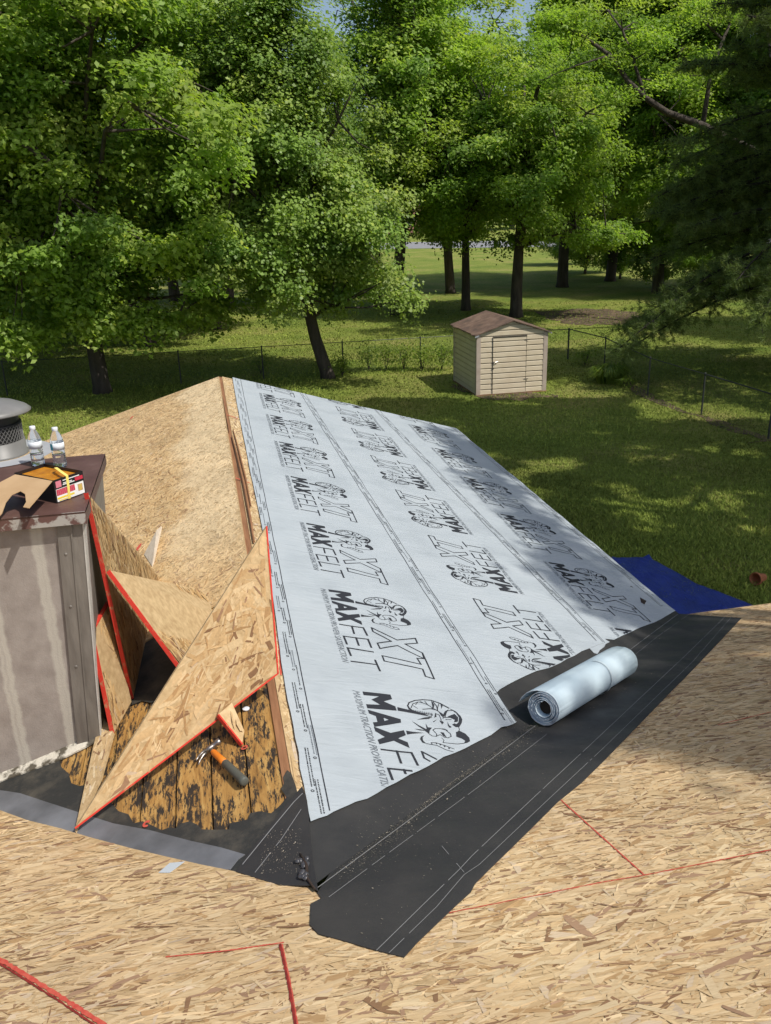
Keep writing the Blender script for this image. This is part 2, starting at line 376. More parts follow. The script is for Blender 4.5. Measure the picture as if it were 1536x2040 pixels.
# ------------------------------------------------------------------ the house
house = empty('house', (0, 2, GZ), 'house under repair, its bare strand board roof filling the foreground', 'house')
NEAR = -4.6
m = MB()
poly = [onM(-XE, XE*VY), onM(0, .0), onM(XE, XE*VY), onM(XE, YE), onM(6.3, YE), onM(6.3, NEAR), onM(-7, NEAR), onM(-7, YE), onM(-XE, YE)]
# edge of the sheathing along the left valley is cut as in the photo
left_cut = [at(x, y, 'M') for x, y in [(-60, 1600), (0, 1614), (55, 1634), (120, 1650), (180, 1668), (262, 1690), (330, 1706), (400, 1722), (455, 1733), (520, 1748), (575, 1757), (600, 1762), (622, 1768), (636, 1784)]]
poly = [onM(-XE, XE*VY-.02)]+left_cut+[onM(XE, XE*VY-.0), onM(XE, YE), onM(6.3, YE+.04), onM(6.3, NEAR), onM(-7, NEAR), onM(-7, YE), onM(-XE, YE)]
m.prism(poly, nM, .012)
roof = m.build('main_roof_sheathing', M_osb, house)
vis = left_cut[:-1]+[at(640, 1786, 'M'), at(760, 1700, 'M')]+[at(1343, 1232, 'M'), onM(3.3, YE), onM(5.2, YE), onM(4.6, -.2), at(1750, 2250, 'M'), at(-150, 2250, 'M'), at(-220, 1600, 'M')]
strands('strand_surface', vis, nM, (1, .06, -.018), 3.4, 11, roof, .32, .92, matl=M_osbm)
m = MB(); up = nM*.0042
def chalk(pts, wd, mi=0, jit=.0015, seg=26, k='M', off=.0042, own=True):
    global m
    jit *= .45; m = MB()
    P = [at(*p, k, off) for p in pts]; Q = []
    rr = random.Random(len(pts)*77+int(pts[0][0]))
    for a, b in zip(P[:-1], P[1:]):
        for i in range(seg): Q.append(a+(b-a)*i/seg+np.array([rr.gauss(0, jit), rr.gauss(0, jit), 0]))
    Q.append(P[-1]); Q = [q-plane(k)[0]*((q@plane(k)[0])-off) for q in Q]
    m.stroke(Q, wd, plane(k)[0], mi, [rr.uniform(.55, 1.15) for _ in Q])
    m.build('chalk_line' if k == 'M' else 'red_mark', [M_chalk, M_darkred], roof if k == 'M' else wr)
chalk([(-20, 1898), (120, 1985), (260, 2075)], .016, 0, .0008, 30)
chalk([(-20, 1907), (115, 1992), (250, 2083)], .007, 1, .0008, 30, off=.0046)
chalk([(558, 1880), (575, 1960), (596, 2080)], .0085, 1, .0006, 24)
chalk([(562, 1880), (579, 1960), (600, 2080)], .004, 0, .0006, 24, off=.0046)
chalk([(330, 1906), (450, 1894), (566, 1877)], .007, 0, .001, 40)
chalk([(895, 1818), (1200, 1757), (1290, 1742), (1560, 1688)], .0055, 0, .0012, 60)
chalk([(1116, 1592), (1285, 1744)], .006, 0, .0005, 40)
chalk([(1430, 1444), (1536, 1418)], .006, 0, .0012, 20)
# wing decking
m = MB(); m.prism([onR(.028, .36), onR(.028, YF), onR(XE, YF), onR(XE, XE*VY)], nR, .012)
wr = m.build('wing_right_sheathing', M_osb, house)
strands('strand_surface', [onR(.03, .40), onR(.03, YF-.01), onR(.30, YF-.01), onR(.30, .40)], nR, (0, 1, 0), 3.2, 5, wr, .5, .9, lift=.0003)
m = MB()
for q in ((452, 875), (461, 838), (478, 960)): pass
chalk([(452, 826), (474, 834)], .02, 0, .001, 6, 'R'); chalk([(470, 952), (498, 962)], .014, 0, .001, 6, 'R'); chalk([(532, 1062), (548, 1185), (556, 1290), (560, 1345)], .010, 0, .002, 20, 'R')
m = MB(); LY = 2.30
lp = [onL(-.012, LY+.15), onL(-.012, YF), onL(-XE, YF), onL(-XE, XE*VY), onL(-2.35, 2.35*VY), onL(-2.3, LY), onL(-.75, LY-.05), onL(-.4, LY+.08)]
m.prism(lp, nL, .012)
wl = m.build('wing_left_sheathing', M_osb, house)
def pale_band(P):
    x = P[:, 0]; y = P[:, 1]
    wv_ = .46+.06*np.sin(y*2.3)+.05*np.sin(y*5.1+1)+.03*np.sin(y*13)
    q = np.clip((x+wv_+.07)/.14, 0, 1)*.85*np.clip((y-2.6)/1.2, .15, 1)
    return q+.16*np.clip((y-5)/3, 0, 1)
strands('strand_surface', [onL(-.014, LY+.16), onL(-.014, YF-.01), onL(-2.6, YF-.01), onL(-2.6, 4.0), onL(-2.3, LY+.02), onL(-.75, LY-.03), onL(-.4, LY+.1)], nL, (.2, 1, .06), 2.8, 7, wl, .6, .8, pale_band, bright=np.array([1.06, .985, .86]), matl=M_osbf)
m = MB()
for (px, py, wd) in ((262, 832, .05), (276, 1090, .05)):
    a = at(px, py, 'L', .004); m.stroke([a+np.array([-.01, -.06, -.003]), a+np.array([.0, .0, 0]), a+np.array([.015, .06, .0045])], wd*.6, nL, 0, [.4, 1, .5]); m.build('red_mark', [M_chalk], wl); m = MB()
# ridge board seen in the gap, splintered brown strips
m = MB()
m.box((.008, (.3+YF)/2, -.064), (.036, YF-.35, .10), 0)
m.build('ridge_board', M_wood, house)
m = MB()
P0 = [at(x, y, 'Z.004') for x, y in [(462, 868), (472, 905), (486, 965), (498, 1030), (506, 1080)]]
m.tube(P0, [.007, .010, .013, .011, .008], 5); P1 = [p+np.array([.022, .25, -.004]) for p in P0[:-1]]; m.tube(P1, [.005, .008, .009, .006], 5)
m.tube([at(x, y, 'Z.003') for x, y in [(444, 790), (449, 820), (457, 860)]], [.004, .007, .004], 5)
m.build('splintered_ridge_strip', M_wood, house)
# old planks under the removed sheets
m = MB(); x = -.006; rr = random.Random(4)
while x > -2.3:
    wd = .138; x1 = x-wd; y0 = max(abs(x), abs(x1))*VY+.0; dz = rr.uniform(-.004, 0)-.016
    a = [onL(x, abs(x)*VY+.01, dz), onL(x1, abs(x1)*VY+.01, dz), onL(x1, LY+.35, dz), onL(x, LY+.35, dz)]
    m.prism(a, nL, .018); x = x1-.008
old = m.build('old_plank_decking', M_plank, house)
m = MB(); m.prism([onL(-.0, .02, -.045), onL(-2.2, 2.2*VY, -.045), onL(-2.2, LY+.3, -.045), onL(-.0, LY+.3, -.045)], nL, .01); m.build('gap_shade_slab', M_gapdark, house)  # dark slab added beneath so the plank gaps look deep in shade
m = MB()
for q, rd in ((( 490, 1411), .016),):
    c = at(*q, 'L', -.010); m.lathe([(0.0001, .002), (.008, .0022), (rd, 0), (rd, -.004)], c, 16)
m.build('plastic_cap_nail', M_cap, old)
# old felt torn along its upper edge
torn = [(-60, 1578), (0, 1552), (60, 1528), (100, 1508), (128, 1497), (118, 1512), (122, 1528), (136, 1540), (142, 1560), (158, 1566), (176, 1562), (200, 1588), (222, 1600), (236, 1616), (256, 1622), (266, 1640), (284, 1636), (305, 1645), (322, 1654), (338, 1648), (350, 1650), (362, 1640), (378, 1636), (392, 1642), (402, 1652), (430, 1653), (456, 1652), (458, 1640), (478, 1636), (494, 1632), (498, 1620), (516, 1616), (540, 1620), (552, 1610), (562, 1600), (571, 1588), (560, 1572), (566, 1560), (564, 1548), (572, 1534), (580, 1540), (588, 1562)]
low = [(612, 1650), (620, 1755), (560, 1762), (400, 1735), (150, 1668), (0, 1634), (-60, 1622)]
m = MB(); m.prism([at(x, y, 'L', -.009) for x, y in torn+low], nL, .004)
of = m.build('old_black_felt', M_oldfelt, house)
m = MB(); m.prism([at(x, y, 'L', -.005) for x, y in [(-60, 1560), (0, 1574), (40, 1580), (85, 1595), (150, 1616), (225, 1640), (300, 1654), (380, 1675), (440, 1688), (488, 1702), (474, 1712), (458, 1732), (400, 1735), (150, 1670), (0, 1634), (-60, 1622)]], nL, .003)
m.build('grey_flashing_strip', M_greystrip, house)
m = MB()
for a_, b_ in (((380, 1657), (372, 1662)), ((60, 1520), (130, 1497))): pass
c = at(292, 1641, 'L', -.003); m.stroke([c+np.array([.011*math.cos(t), .013*math.sin(t), .011*math.cos(t)*S]) for t in np.linspace(.3, 5.2, 12)], .011, nL, 0)
m.build('red_mark', [M_chalk], old); m = MB()
c = at(487, 1489, 'L', -.010); m.stroke([c+np.array([.012*math.cos(t), .010*math.sin(t), .012*math.cos(t)*S]) for t in np.linspace(0, 6.28, 10)], .007, nL, 0)
m.build('red_mark', [M_chalk], old)
m = MB(); m.prism([at(x, y, 'L', -.010) for x, y in [(262, 1404), (268, 1330), (280, 1250), (330, 1230), (400, 1290), (430, 1330), (395, 1372), (352, 1384), (338, 1402), (318, 1392), (300, 1400), (282, 1396)]], nL, .003)
m.build('old_black_felt', M_oldfelt, house)
# walls below the eaves
def slab(m, pts, n, h, mi=0): m.prism(pts, n, h, mi)
m = MB(); xw, yw = XE-.32, YF-.3; zt = -S*XE-.05
m.prism([(xw, YE-.3, GZ-.2), (xw, yw, GZ-.2), (xw, yw, zt+.02), (xw, YE-.3, zt+.02)], (1, 0, 0), .12)
m.prism([(-xw, 3, GZ-.2), (-xw, yw, GZ-.2), (-xw, yw, zt+.02), (-xw, 3, zt+.02)], (-1, 0, 0), .12)
m.prism([(-xw-.003, yw, GZ-.2), (xw+.003, yw, GZ-.2), (xw+.003, yw, zt+.05), (0, yw, -.05), (-xw-.003, yw, zt+.05)], (0, 1, 0), .12)
m.prism([(xw+.12, YE-.3, GZ-.2), (6.1, YE-.3, GZ-.2), (6.1, YE-.3, zt), (xw+.12, YE-.3, zt)], (0, 1, 0), .12)
m.prism([(6.1, NEAR*2+.3-YE, GZ-.2), (6.1, YE-.42, GZ-.2), (6.1, YE-.42, zt), (6.1, NEAR, 1.3), (6.1, NEAR*2+.3-YE, zt)], (1, 0, 0), .12)
m.prism([(-6.8, YE-.3, GZ-.2), (-xw-.12, YE-.3, GZ-.2), (-xw-.12, YE-.3, zt), (-6.8, YE-.3, zt)], (0, 1, 0), .12)
m.build('wall', M_wallw, house)
m = MB()   # fascia boards
m.box((XE+.012, (YE+YF)/2+.02, -S*XE-.07), (.02, YF-YE-.03, .13)); m.box((-XE-.012, (YE+YF)/2+.02, -S*XE-.07), (.02, YF-YE-.03, .13))
m.box((4.77, YE-.03, -SM*YE-.09), (3.06, .02, .13)); m.box((-5.1, YE-.03, -SM*YE-.09), (3.7, .02, .13))
for sg in (1, -1): m.prism([(0, YF+.022, -.015), (sg*XE, YF+.022, -S*XE-.015), (sg*XE, YF+.022, -S*XE-.14), (0, YF+.022, -.14)], (0, 1, 0), .02)
m.build('fascia_board', M_wood, house)
m = MB(); m.prism([(-7, NEAR, -SM*NEAR), (6.3, NEAR, -SM*NEAR), (6.3, 2*NEAR-YE, -SM*YE), (-7, 2*NEAR-YE, -SM*YE)], plane('M')[0]*[1, -1, 1], .012)
m.build('rear_roof_slope', M_osb, house)

# ------------------------------------------------------------------ chimney (part of the house)
YC = 1.455
bR = at(200, 1474, 'Y%f' % YC); tR = at(163, 1030, 'Y%f' % YC)
ZT = tR[2]; lean = (tR[0]-bR[0])/(tR[2]-bR[2]); XC0 = bR[0]
DEP = .86; WID = 1.15; ZB = -1.1
def cx(z, x=0): return XC0+lean*(z-bR[2])+x
m = MB()
def hexa(m, x0, x1, y0, y1, z0, z1, mi=0):
    vs = [(cx(z, x), y, z) for x in (x0, x1) for y in (y0, y1) for z in (z0, z1)]
    m.add(vs, [(0, 1, 3, 2), (4, 6, 7, 5), (0, 4, 5, 1), (2, 3, 7, 6), (0, 2, 6, 4), (1, 5, 7, 3)], mi)
hexa(m, -WID, -.012, YC+.012, YC+DEP, ZB, ZT)
chim = m.build('chimney', M_chim, house)
m = MB()
hexa(m, -.105, -.045, YC-.004, YC+.03, ZB, ZT-.012); hexa(m, -.047, .0, YC, YC+.05, ZB, ZT-.004, 0); hexa(m, -.050, -.044, YC-.009, YC, ZB, ZT-.004)
hexa(m, -.004, .004, YC+.05, YC+.09, ZB, ZT-.004, 1); hexa(m, .0, .006, YC-.004, YC+.02, ZB, ZT-.002, 1); hexa(m, -.006, .003, YC+.09, YC+DEP, ZB, ZT-.004, 0)
hexa(m, -WID-.005, -WID+.06, YC, YC+.05, ZB, ZT-.004)
m.build('corner_trim', [M_trim, M_palestrip], chim)
m = MB()
for z in (.70, .45, .15): m.lathe([(.0001, .003), (.005, .002), (.007, 0)], (cx(z, -.078), YC-.005, z), 8, 0, Matrix.Rotation(math.pi/2, 3, 'X')); m.build('screw', M_trim, chim); m = MB()
m = MB()
ct = [(cx(ZT)-WID-.03, YC-.035), (cx(ZT)+.022, YC-.035), (cx(ZT)+.022, YC+DEP+.03), (cx(ZT)-WID-.03, YC+DEP+.03)]
m.prism([(x, y, ZT+.035) for x, y in ct], (0, 0, 1), .008)
m.box(((ct[0][0]+ct[1][0])/2, YC-.033, ZT+.008), (WID+.05, .004, .055), 1); m.box((cx(ZT)+.020, YC+DEP/2, ZT+.008), (.004, DEP+.058, .055), 0)
m.box((ct[0][0]+.003, YC+DEP/2, ZT+.008), (.004, DEP+.058, .055), 0)
m.build('chimney_crown', [M_crown, M_peel], chim)
# flashing at the foot
m = MB()
P = [at(x, y, 'L', .02) for x, y in [(-60, 1560), (0, 1538), (60, 1512), (120, 1490), (165, 1474), (188, 1462)]]
Q = [at(x, y, 'L', -.002) for x, y in [(-60, 1585), (0, 1556), (60, 1534), (120, 1512), (165, 1490), (192, 1475)]]
for i in range(5): m.add([P[i], P[i+1], Q[i+1], Q[i], P[i]-nL*.012, P[i+1]-nL*.012, Q[i+1]-nL*.008, Q[i]-nL*.008], [(3, 2, 1, 0), (7, 6, 2, 3), (4, 5, 6, 7), (0, 1, 5, 4)])
m.build('foot_flashing', M_cement, chim)
# round vent cap
CC = at(-6, 905, 'Z%f' % (ZT+.035)); cz = ZT+.035
pxm = 1714/((CC-CPOS)@fw); rc = 57/pxm
m = MB()
m.lathe([(rc*1.05, .0), (rc*1.05, .012), (rc, .014), (rc, .075), (rc*.97, .078), (rc*.94, .078)], CC, 48)
m.lathe([(rc*1.15, .002), (rc*1.7, .003), (rc*1.9, .0028)], CC, 48, 3)
zh = .235
m.lathe([(.0001, zh+.065), (rc*.40, zh+.058), (rc*.85, zh+.040), (rc*1.22, zh+.014), (rc*1.36, zh-.004), (rc*1.34, zh-.010), (rc*1.1, zh-.002), (.0001, zh+.02)], CC, 48)
m.lathe([(rc*.90, .078), (rc*.90, .16), (rc*.88, zh+.01)], CC, 32, 1)
for k in range(44):       # expanded-metal screen
    for sg in (1, -1):
        pts = []
        for i in range(7):
            t = 2*math.pi*k/44+sg*i*.075; pts.append((CC[0]+rc*.96*math.cos(t), CC[1]+rc*.96*math.sin(t), cz+.078+i*.0145))
        m.tube(pts, .0017, 4, 2, False)
m.lathe([(rc*.975, .162), (rc*.975, .172), (rc*.93, .172), (rc*.93, .162)], CC, 48, 1)
m.tube([(CC[0]+.0, CC[1]+.0, cz+zh+.08), (CC[0], CC[1], cz+zh+.17)], .028, 12, 1)
cap = m.build('chimney_cap', [M_galv, M_blackm, M_galv, M_galv2], chim, True)
cap.data.polygons.foreach_set('use_smooth', [True]*len(cap.data.polygons))

# ------------------------------------------------------------------ membrane in the valley
rng = np.random.default_rng(3)
def vall(t, off=.006):     # point of the valley crease, t = x
    n = nR*.5+nM*.5; return np.array([t, t*VY, -S*t])+n/np.linalg.norm(n)*off
m = MB()
right = [(805, 1906), (830, 1878), (905, 1806), (938, 1776), (946, 1760), (975, 1731), (1010, 1697), (1062, 1646), (1111, 1597), (1157, 1560), (1200, 1518), (1250, 1467), (1300, 1415), (1363, 1351), (1420, 1292), (1477, 1231)]
bot = [(640, 1789), (619, 1800), (617, 1842), (634, 1860), (680, 1872), (740, 1890)]
top = [(1340, 1229)]
pm = [at(x, y, 'M', .0065) for x, y in bot+right]+[vall(3.26)]+[vall(t) for t in np.linspace(3.0, .10, 12)]+[at(632, 1778, 'M', .0065)]
m.prism(pm, nM, .003)
upr = [onR(.10+.0, .40, .0050), onR(.12, .56, .005), onR(1.0, 1.62, .005), onR(2.0, 2.75, .005), onR(3.24, 4.05, .005)]
pr = [at(622, 1766, 'R', .0055)]+[vall(t) for t in np.linspace(.05, 3.26, 14)]+upr[::-1]+[at(606, 1610, 'R', .005)]
m.prism(pr, nR, .003)
mem = props(m.build('valley_membrane', [M_mem, M_line]), 'wide black waterproof membrane running up the roof valley below the printed underlayment', 'roofing membrane')
m = MB()
def wline(pts, k, off, wd=.0035, seg=60, dash=.12, seed=1):
    rr = random.Random(seed); P = [at(*p, k, off) for p in pts]; Q = []
    for a, b in zip(P[:-1], P[1:]):
        sg = max(2, int(seg*np.linalg.norm(b-a)))
        for i in range(sg): Q.append(a+(b-a)*i/sg)
    Q.append(P[-1]); cur = []
    for q in Q:
        if rr.random() < dash:
            if len(cur) > 1: m.stroke(cur, wd, plane(k)[0], 0)
            cur = []
        cur.append(q)
    if len(cur) > 1: m.stroke(cur, wd, plane(k)[0], 0, None)
wline([(633, 1768), (790, 1652), (935, 1545), (1070, 1443)], 'M', .0078, .0040, 40, .0)
wline([(655, 1787), (800, 1680), (950, 1570), (1090, 1462)], 'M', .0078, .0025, 40, .03)
wline([(1240, 1306), (1290, 1268), (1350, 1224)], 'M', .0078, .004, 40, .05, 3); wline([(1255, 1312), (1310, 1268), (1372, 1224)], 'M', .0078, .0025, 40, .1, 4)
wline([(750, 1893), (845, 1800), (915, 1732), (940, 1705), (1067, 1585), (1180, 1480), (1363, 1308), (1445, 1228)], 'M', .0078, .0026, 40, .015, 5)
wline([(775, 1898), (870, 1806), (925, 1742), (955, 1722), (1095, 1590), (1200, 1492), (1380, 1318), (1458, 1228)], 'M', .0078, .0022, 40, .02, 6)
wline([(880, 1685), (925, 1738)], 'M', .0078, .002, 30, .3, 6)
m.build('print_line', [M_line], mem)
# left flap of the same membrane lapping over the ridge end
m = MB()
fl = [(470, 1736), (500, 1692), (540, 1642), (572, 1600), (602, 1566), (612, 1600), (618, 1660), (624, 1720), (634, 1776), (618, 1764), (560, 1764), (520, 1752)]
m.prism([at(x, y, 'L', -.0015) for x, y in fl], nL, .003)
m2 = m; flap = props(m.build('membrane_flap', M_mem), 'small dusty black membrane piece lapped over the ridge end beside the old planks', 'roofing membrane')
m = MB(); wline([(483, 1722), (540, 1652), (585, 1598), (603, 1580)], 'L', -.0005, .004, 40, .0, 8); wline([(508, 1738), (560, 1672), (600, 1612)], 'L', -.0005, .003, 40, .03, 9); m.build('print_line', [M_line], flap)
m = MB()   # crumpled gap sealant at the seam
for q in ((600, 1712), (606, 1722), (604, 1738), (610, 1745)):
    c = at(*q, 'L', .004)
    for k in range(4):
        p_ = c+rng.normal(0, .006, 3)*[1, 1, .2]; m.lathe([(.0001, .006), (.006, .005), (.010, .001), (.011, -.002)], p_, 10)
m.tube([at(598, 1700, 'L', .002), at(610, 1722, 'L', .004), at(612, 1750, 'L', .003), at(628, 1772, 'L', .002)], [.003, .006, .005, .003], 6, 1)
m.build('sealant_smear', [mat('glossy_tar', (.05, .05, .055), .35), M_gapdark], flap, True)

# ------------------------------------------------------------------ printed underlayment, three courses
def Hf(x, y):
    return .0016*np.sin(9*y+3*x)+.0012*np.sin(17*y-11*x+1)+.0010*np.sin(23*x+6*y)
def cpoint(x, y, off): return np.array([x, y, -S*x])+nR*(off+Hf(x, y))
def px2(p): a = at(*p, 'R'); return a[0], a[1]
def c4(x, y): return px2((680+x/5.486, 1380+y/5.486))
def c6(x, y): return px2((600+x/5.486, 1120+y/5.486))
mx4, my4 = c4(190, 15); mx6, my6 = c6(275, 320)
PER = my6-my4
def mark():
    """the printed mark as polygons (fills) and polylines (strokes) in roof metres"""
    F, K = [], []
    A = lambda pts: [(lambda q: (q[0]-mx4, q[1]-my4))(c4(*p)) for p in pts]
    B = lambda pts: [(lambda q: (q[0]-mx6, q[1]-my6))(c6(*p)) for p in pts]
    F.append(A([(190, 15), (495, 50), (513, 98), (420, 122), (548, 180), (562, 225), (243, 192), (230, 148), (385, 158), (288, 100), (372, 68), (203, 52)]))
    F.append(A([(248, 208), (605, 320), (610, 355), (478, 375), (478, 322), (420, 300), (428, 335), (478, 322), (478, 375), (320, 400), (302, 350), (352, 345), (335, 280), (262, 250)]))
    F.append(A([(312, 398), (495, 463), (640, 435), (662, 488), (578, 522), (682, 566), (703, 630), (532, 548), (372, 592), (352, 542), (432, 508), (328, 448)]))
    T = .011
    for p in ([(400, 705), (655, 742), (697, 825)], [(530, 722), (555, 802)], [(475, 920), (440, 832), (705, 868), (742, 955)], [(575, 848), (605, 932)], [(518, 1045), (482, 962), (760, 1002)], [(525, 1108), (795, 1140)], [(785, 1090), (835, 1213)]): K.append((B(p), T))
    K.append((B([(745, 742), (1022, 878), (1222, 860), (1245, 912), (1112, 920), (1300, 1015), (1320, 1078), (1030, 938), (838, 968), (808, 912), (960, 893), (760, 785), (745, 742)]), .0085))
    K.append((B([(862, 1042), (1285, 1140), (1243, 1072), (1320, 1078), (1302, 1017), (1430, 1297), (1333, 1272), (1303, 1193), (1100, 1150), (885, 1100), (862, 1042)]), .0085))
    # ram's head
    for p in ([(1130, 200), (1210, 250), (1245, 300), (1240, 350), (1215, 372), (1195, 362), (1170, 375), (1210, 402), (1248, 402), (1274, 360), (1280, 320), (1262, 285), (1210, 236)],
              [(1090, 235), (1130, 215), (1110, 250), (1080, 290), (1060, 290)], [(1120, 290), (1195, 262), (1235, 300), (1232, 345), (1190, 350), (1200, 320), (1150, 300)],
              [(688, 165), (705, 195), (740, 222), (830, 248), (935, 262), (850, 265), (745, 240), (700, 212)],
              [(570, 188), (700, 218), (830, 250), (945, 292), (820, 268), (576, 226)], [(785, 322), (870, 298), (945, 290), (920, 312)],
              [(725, 335), (800, 380), (895, 425), (880, 440), (800, 392)], [(755, 420), (820, 425), (890, 440), (820, 436)], [(665, 440), (730, 452), (858, 463), (730, 474), (677, 482)],
              [(880, 360), (905, 402), (950, 405), (928, 432), (915, 470), (868, 436), (892, 420)], [(1040, 452), (1078, 458), (1096, 490), (1112, 512), (1070, 492)],
              [(1030, 330), (1062, 338), (1080, 352), (1062, 372), (1045, 350)], [(1118, 345), (1135, 380), (1165, 402), (1145, 408), (1125, 388)], [(975, 300), (1000, 262), (985, 250), (1000, 290)], [(960, 340), (1005, 318), (990, 330), (970, 348)],
              [(1212, 455), (1250, 443), (1312, 475), (1355, 520), (1364, 560), (1330, 577), (1298, 580), (1312, 552), (1280, 530), (1216, 505)],
              [(868, 488), (828, 505), (818, 530), (843, 570), (885, 582), (850, 548), (845, 515)], [(940, 115), (975, 165), (965, 205), (930, 212), (955, 190)], [(1040, 150), (1070, 165), (1050, 210), (1048, 175)],
              [(985, 572), (1010, 575), (998, 590)], [(1025, 578), (1055, 585), (1040, 604)], [(1075, 600), (1100, 610), (1085, 622)], [(1120, 622), (1150, 632), (1135, 642)], [(1010, 225), (1060, 270), (1075, 300), (1050, 280)]): F.append(A(p))
    for p, t in (([(775, 240), (700, 208), (683, 172), (700, 135), (760, 112), (850, 104), (940, 114), (1040, 150), (1130, 200)], .0065),
                 ([(720, 195), (740, 150), (800, 128), (880, 150), (960, 200), (1060, 262), (1080, 285)], .004), ([(800, 128), (770, 160)], .003), ([(745, 170), (790, 200)], .003), ([(850, 140), (820, 120)], .003), ([(900, 160), (870, 120)], .003), ([(1090, 300), (1110, 230), (1180, 225)], .004),
                 ([(1080, 300), (1150, 300), (1195, 320)], .004), ([(1100, 320), (1160, 322)], .003), ([(960, 130), (1000, 180), (1010, 230)], .004), ([(1010, 225), (1010, 200), (1025, 150)], .003),
                 ([(850, 210), (930, 205), (1010, 225)], .005), ([(1240, 400), (1250, 430), (1235, 455)], .003), ([(920, 430), (915, 470), (950, 495), (1000, 500), (1000, 472), (960, 430), (985, 414), (1040, 414), (1100, 430), (1150, 470), (1160, 500), (1125, 516), (1090, 510)], .004),
                 ([(1000, 495), (1040, 480), (1090, 512)], .004), ([(1060, 415), (1090, 420), (1120, 435)], .003), ([(1298, 580), (1230, 586), (1140, 576), (1070, 568)], .004), ([(1070, 568), (1080, 540), (1055, 515)], .003), ([(885, 582), (1000, 602), (1100, 650), (1180, 672), (1218, 668), (1190, 640), (1100, 606), (1000, 572), (940, 570), (950, 590)], .0035),
                 ([(1025, 270), (1045, 310), (1050, 330)], .003), ([(1075, 280), (1070, 310)], .003), ([(945, 262), (940, 300)], .003), ([(1000, 262), (1030, 275)], .003), ([(1180, 225), (1200, 245)], .003)): K.append((A(p), t))
    for i in range(11): x = 745+i*20; y = 218+i*3.4; K.append((A([(x, y), (x+12, y+26)]), .0028))
    return F, K
FILL, STRK = mark()
def textpolys(txt):
    cu = bpy.data.curves.new('t', 'FONT'); cu.body = txt; cu.size = 1; cu.resolution_u = 2
    ob = bpy.data.objects.new('t', cu); col.objects.link(ob); bpy.context.view_layer.update()
    me = bpy.data.meshes.new_from_object(ob.evaluated_get(bpy.context.evaluated_depsgraph_get()))
    v_ = np.array([tuple(q.co)[:2] for q in me.vertices]); f_ = [tuple(p.vertices) for p in me.polygons]
    bpy.data.objects.remove(ob); bpy.data.curves.remove(cu); bpy.data.meshes.remove(me); return v_, f_
TAG_V, TAG_F = textpolys('MAXIMUM TRACTION PROVEN SATISFACTION')
tw = TAG_V[:, 0].max()
t0 = np.array(c6(186, 303))-[mx6, my6]; t1 = np.array(c6(424, 1108))-[mx6, my6]; tu = (np.array(c6(240, 310))-[mx6, my6]-t0)
td = (t1-t0)/tw; hgt = .034/.70
tn = np.array([-td[1], td[0]]); tn = tn/np.linalg.norm(tn)
if tn[0] < 0: tn = -tn
TAG = TAG_V[:, :1]*td+TAG_V[:, 1:]*tn*hgt+t0+(TAG_V[:, 1:]*.012)*td/np.linalg.norm(td)
print('PER', PER, 'tagw', np.linalg.norm(td), 'mx', mx6, my6)

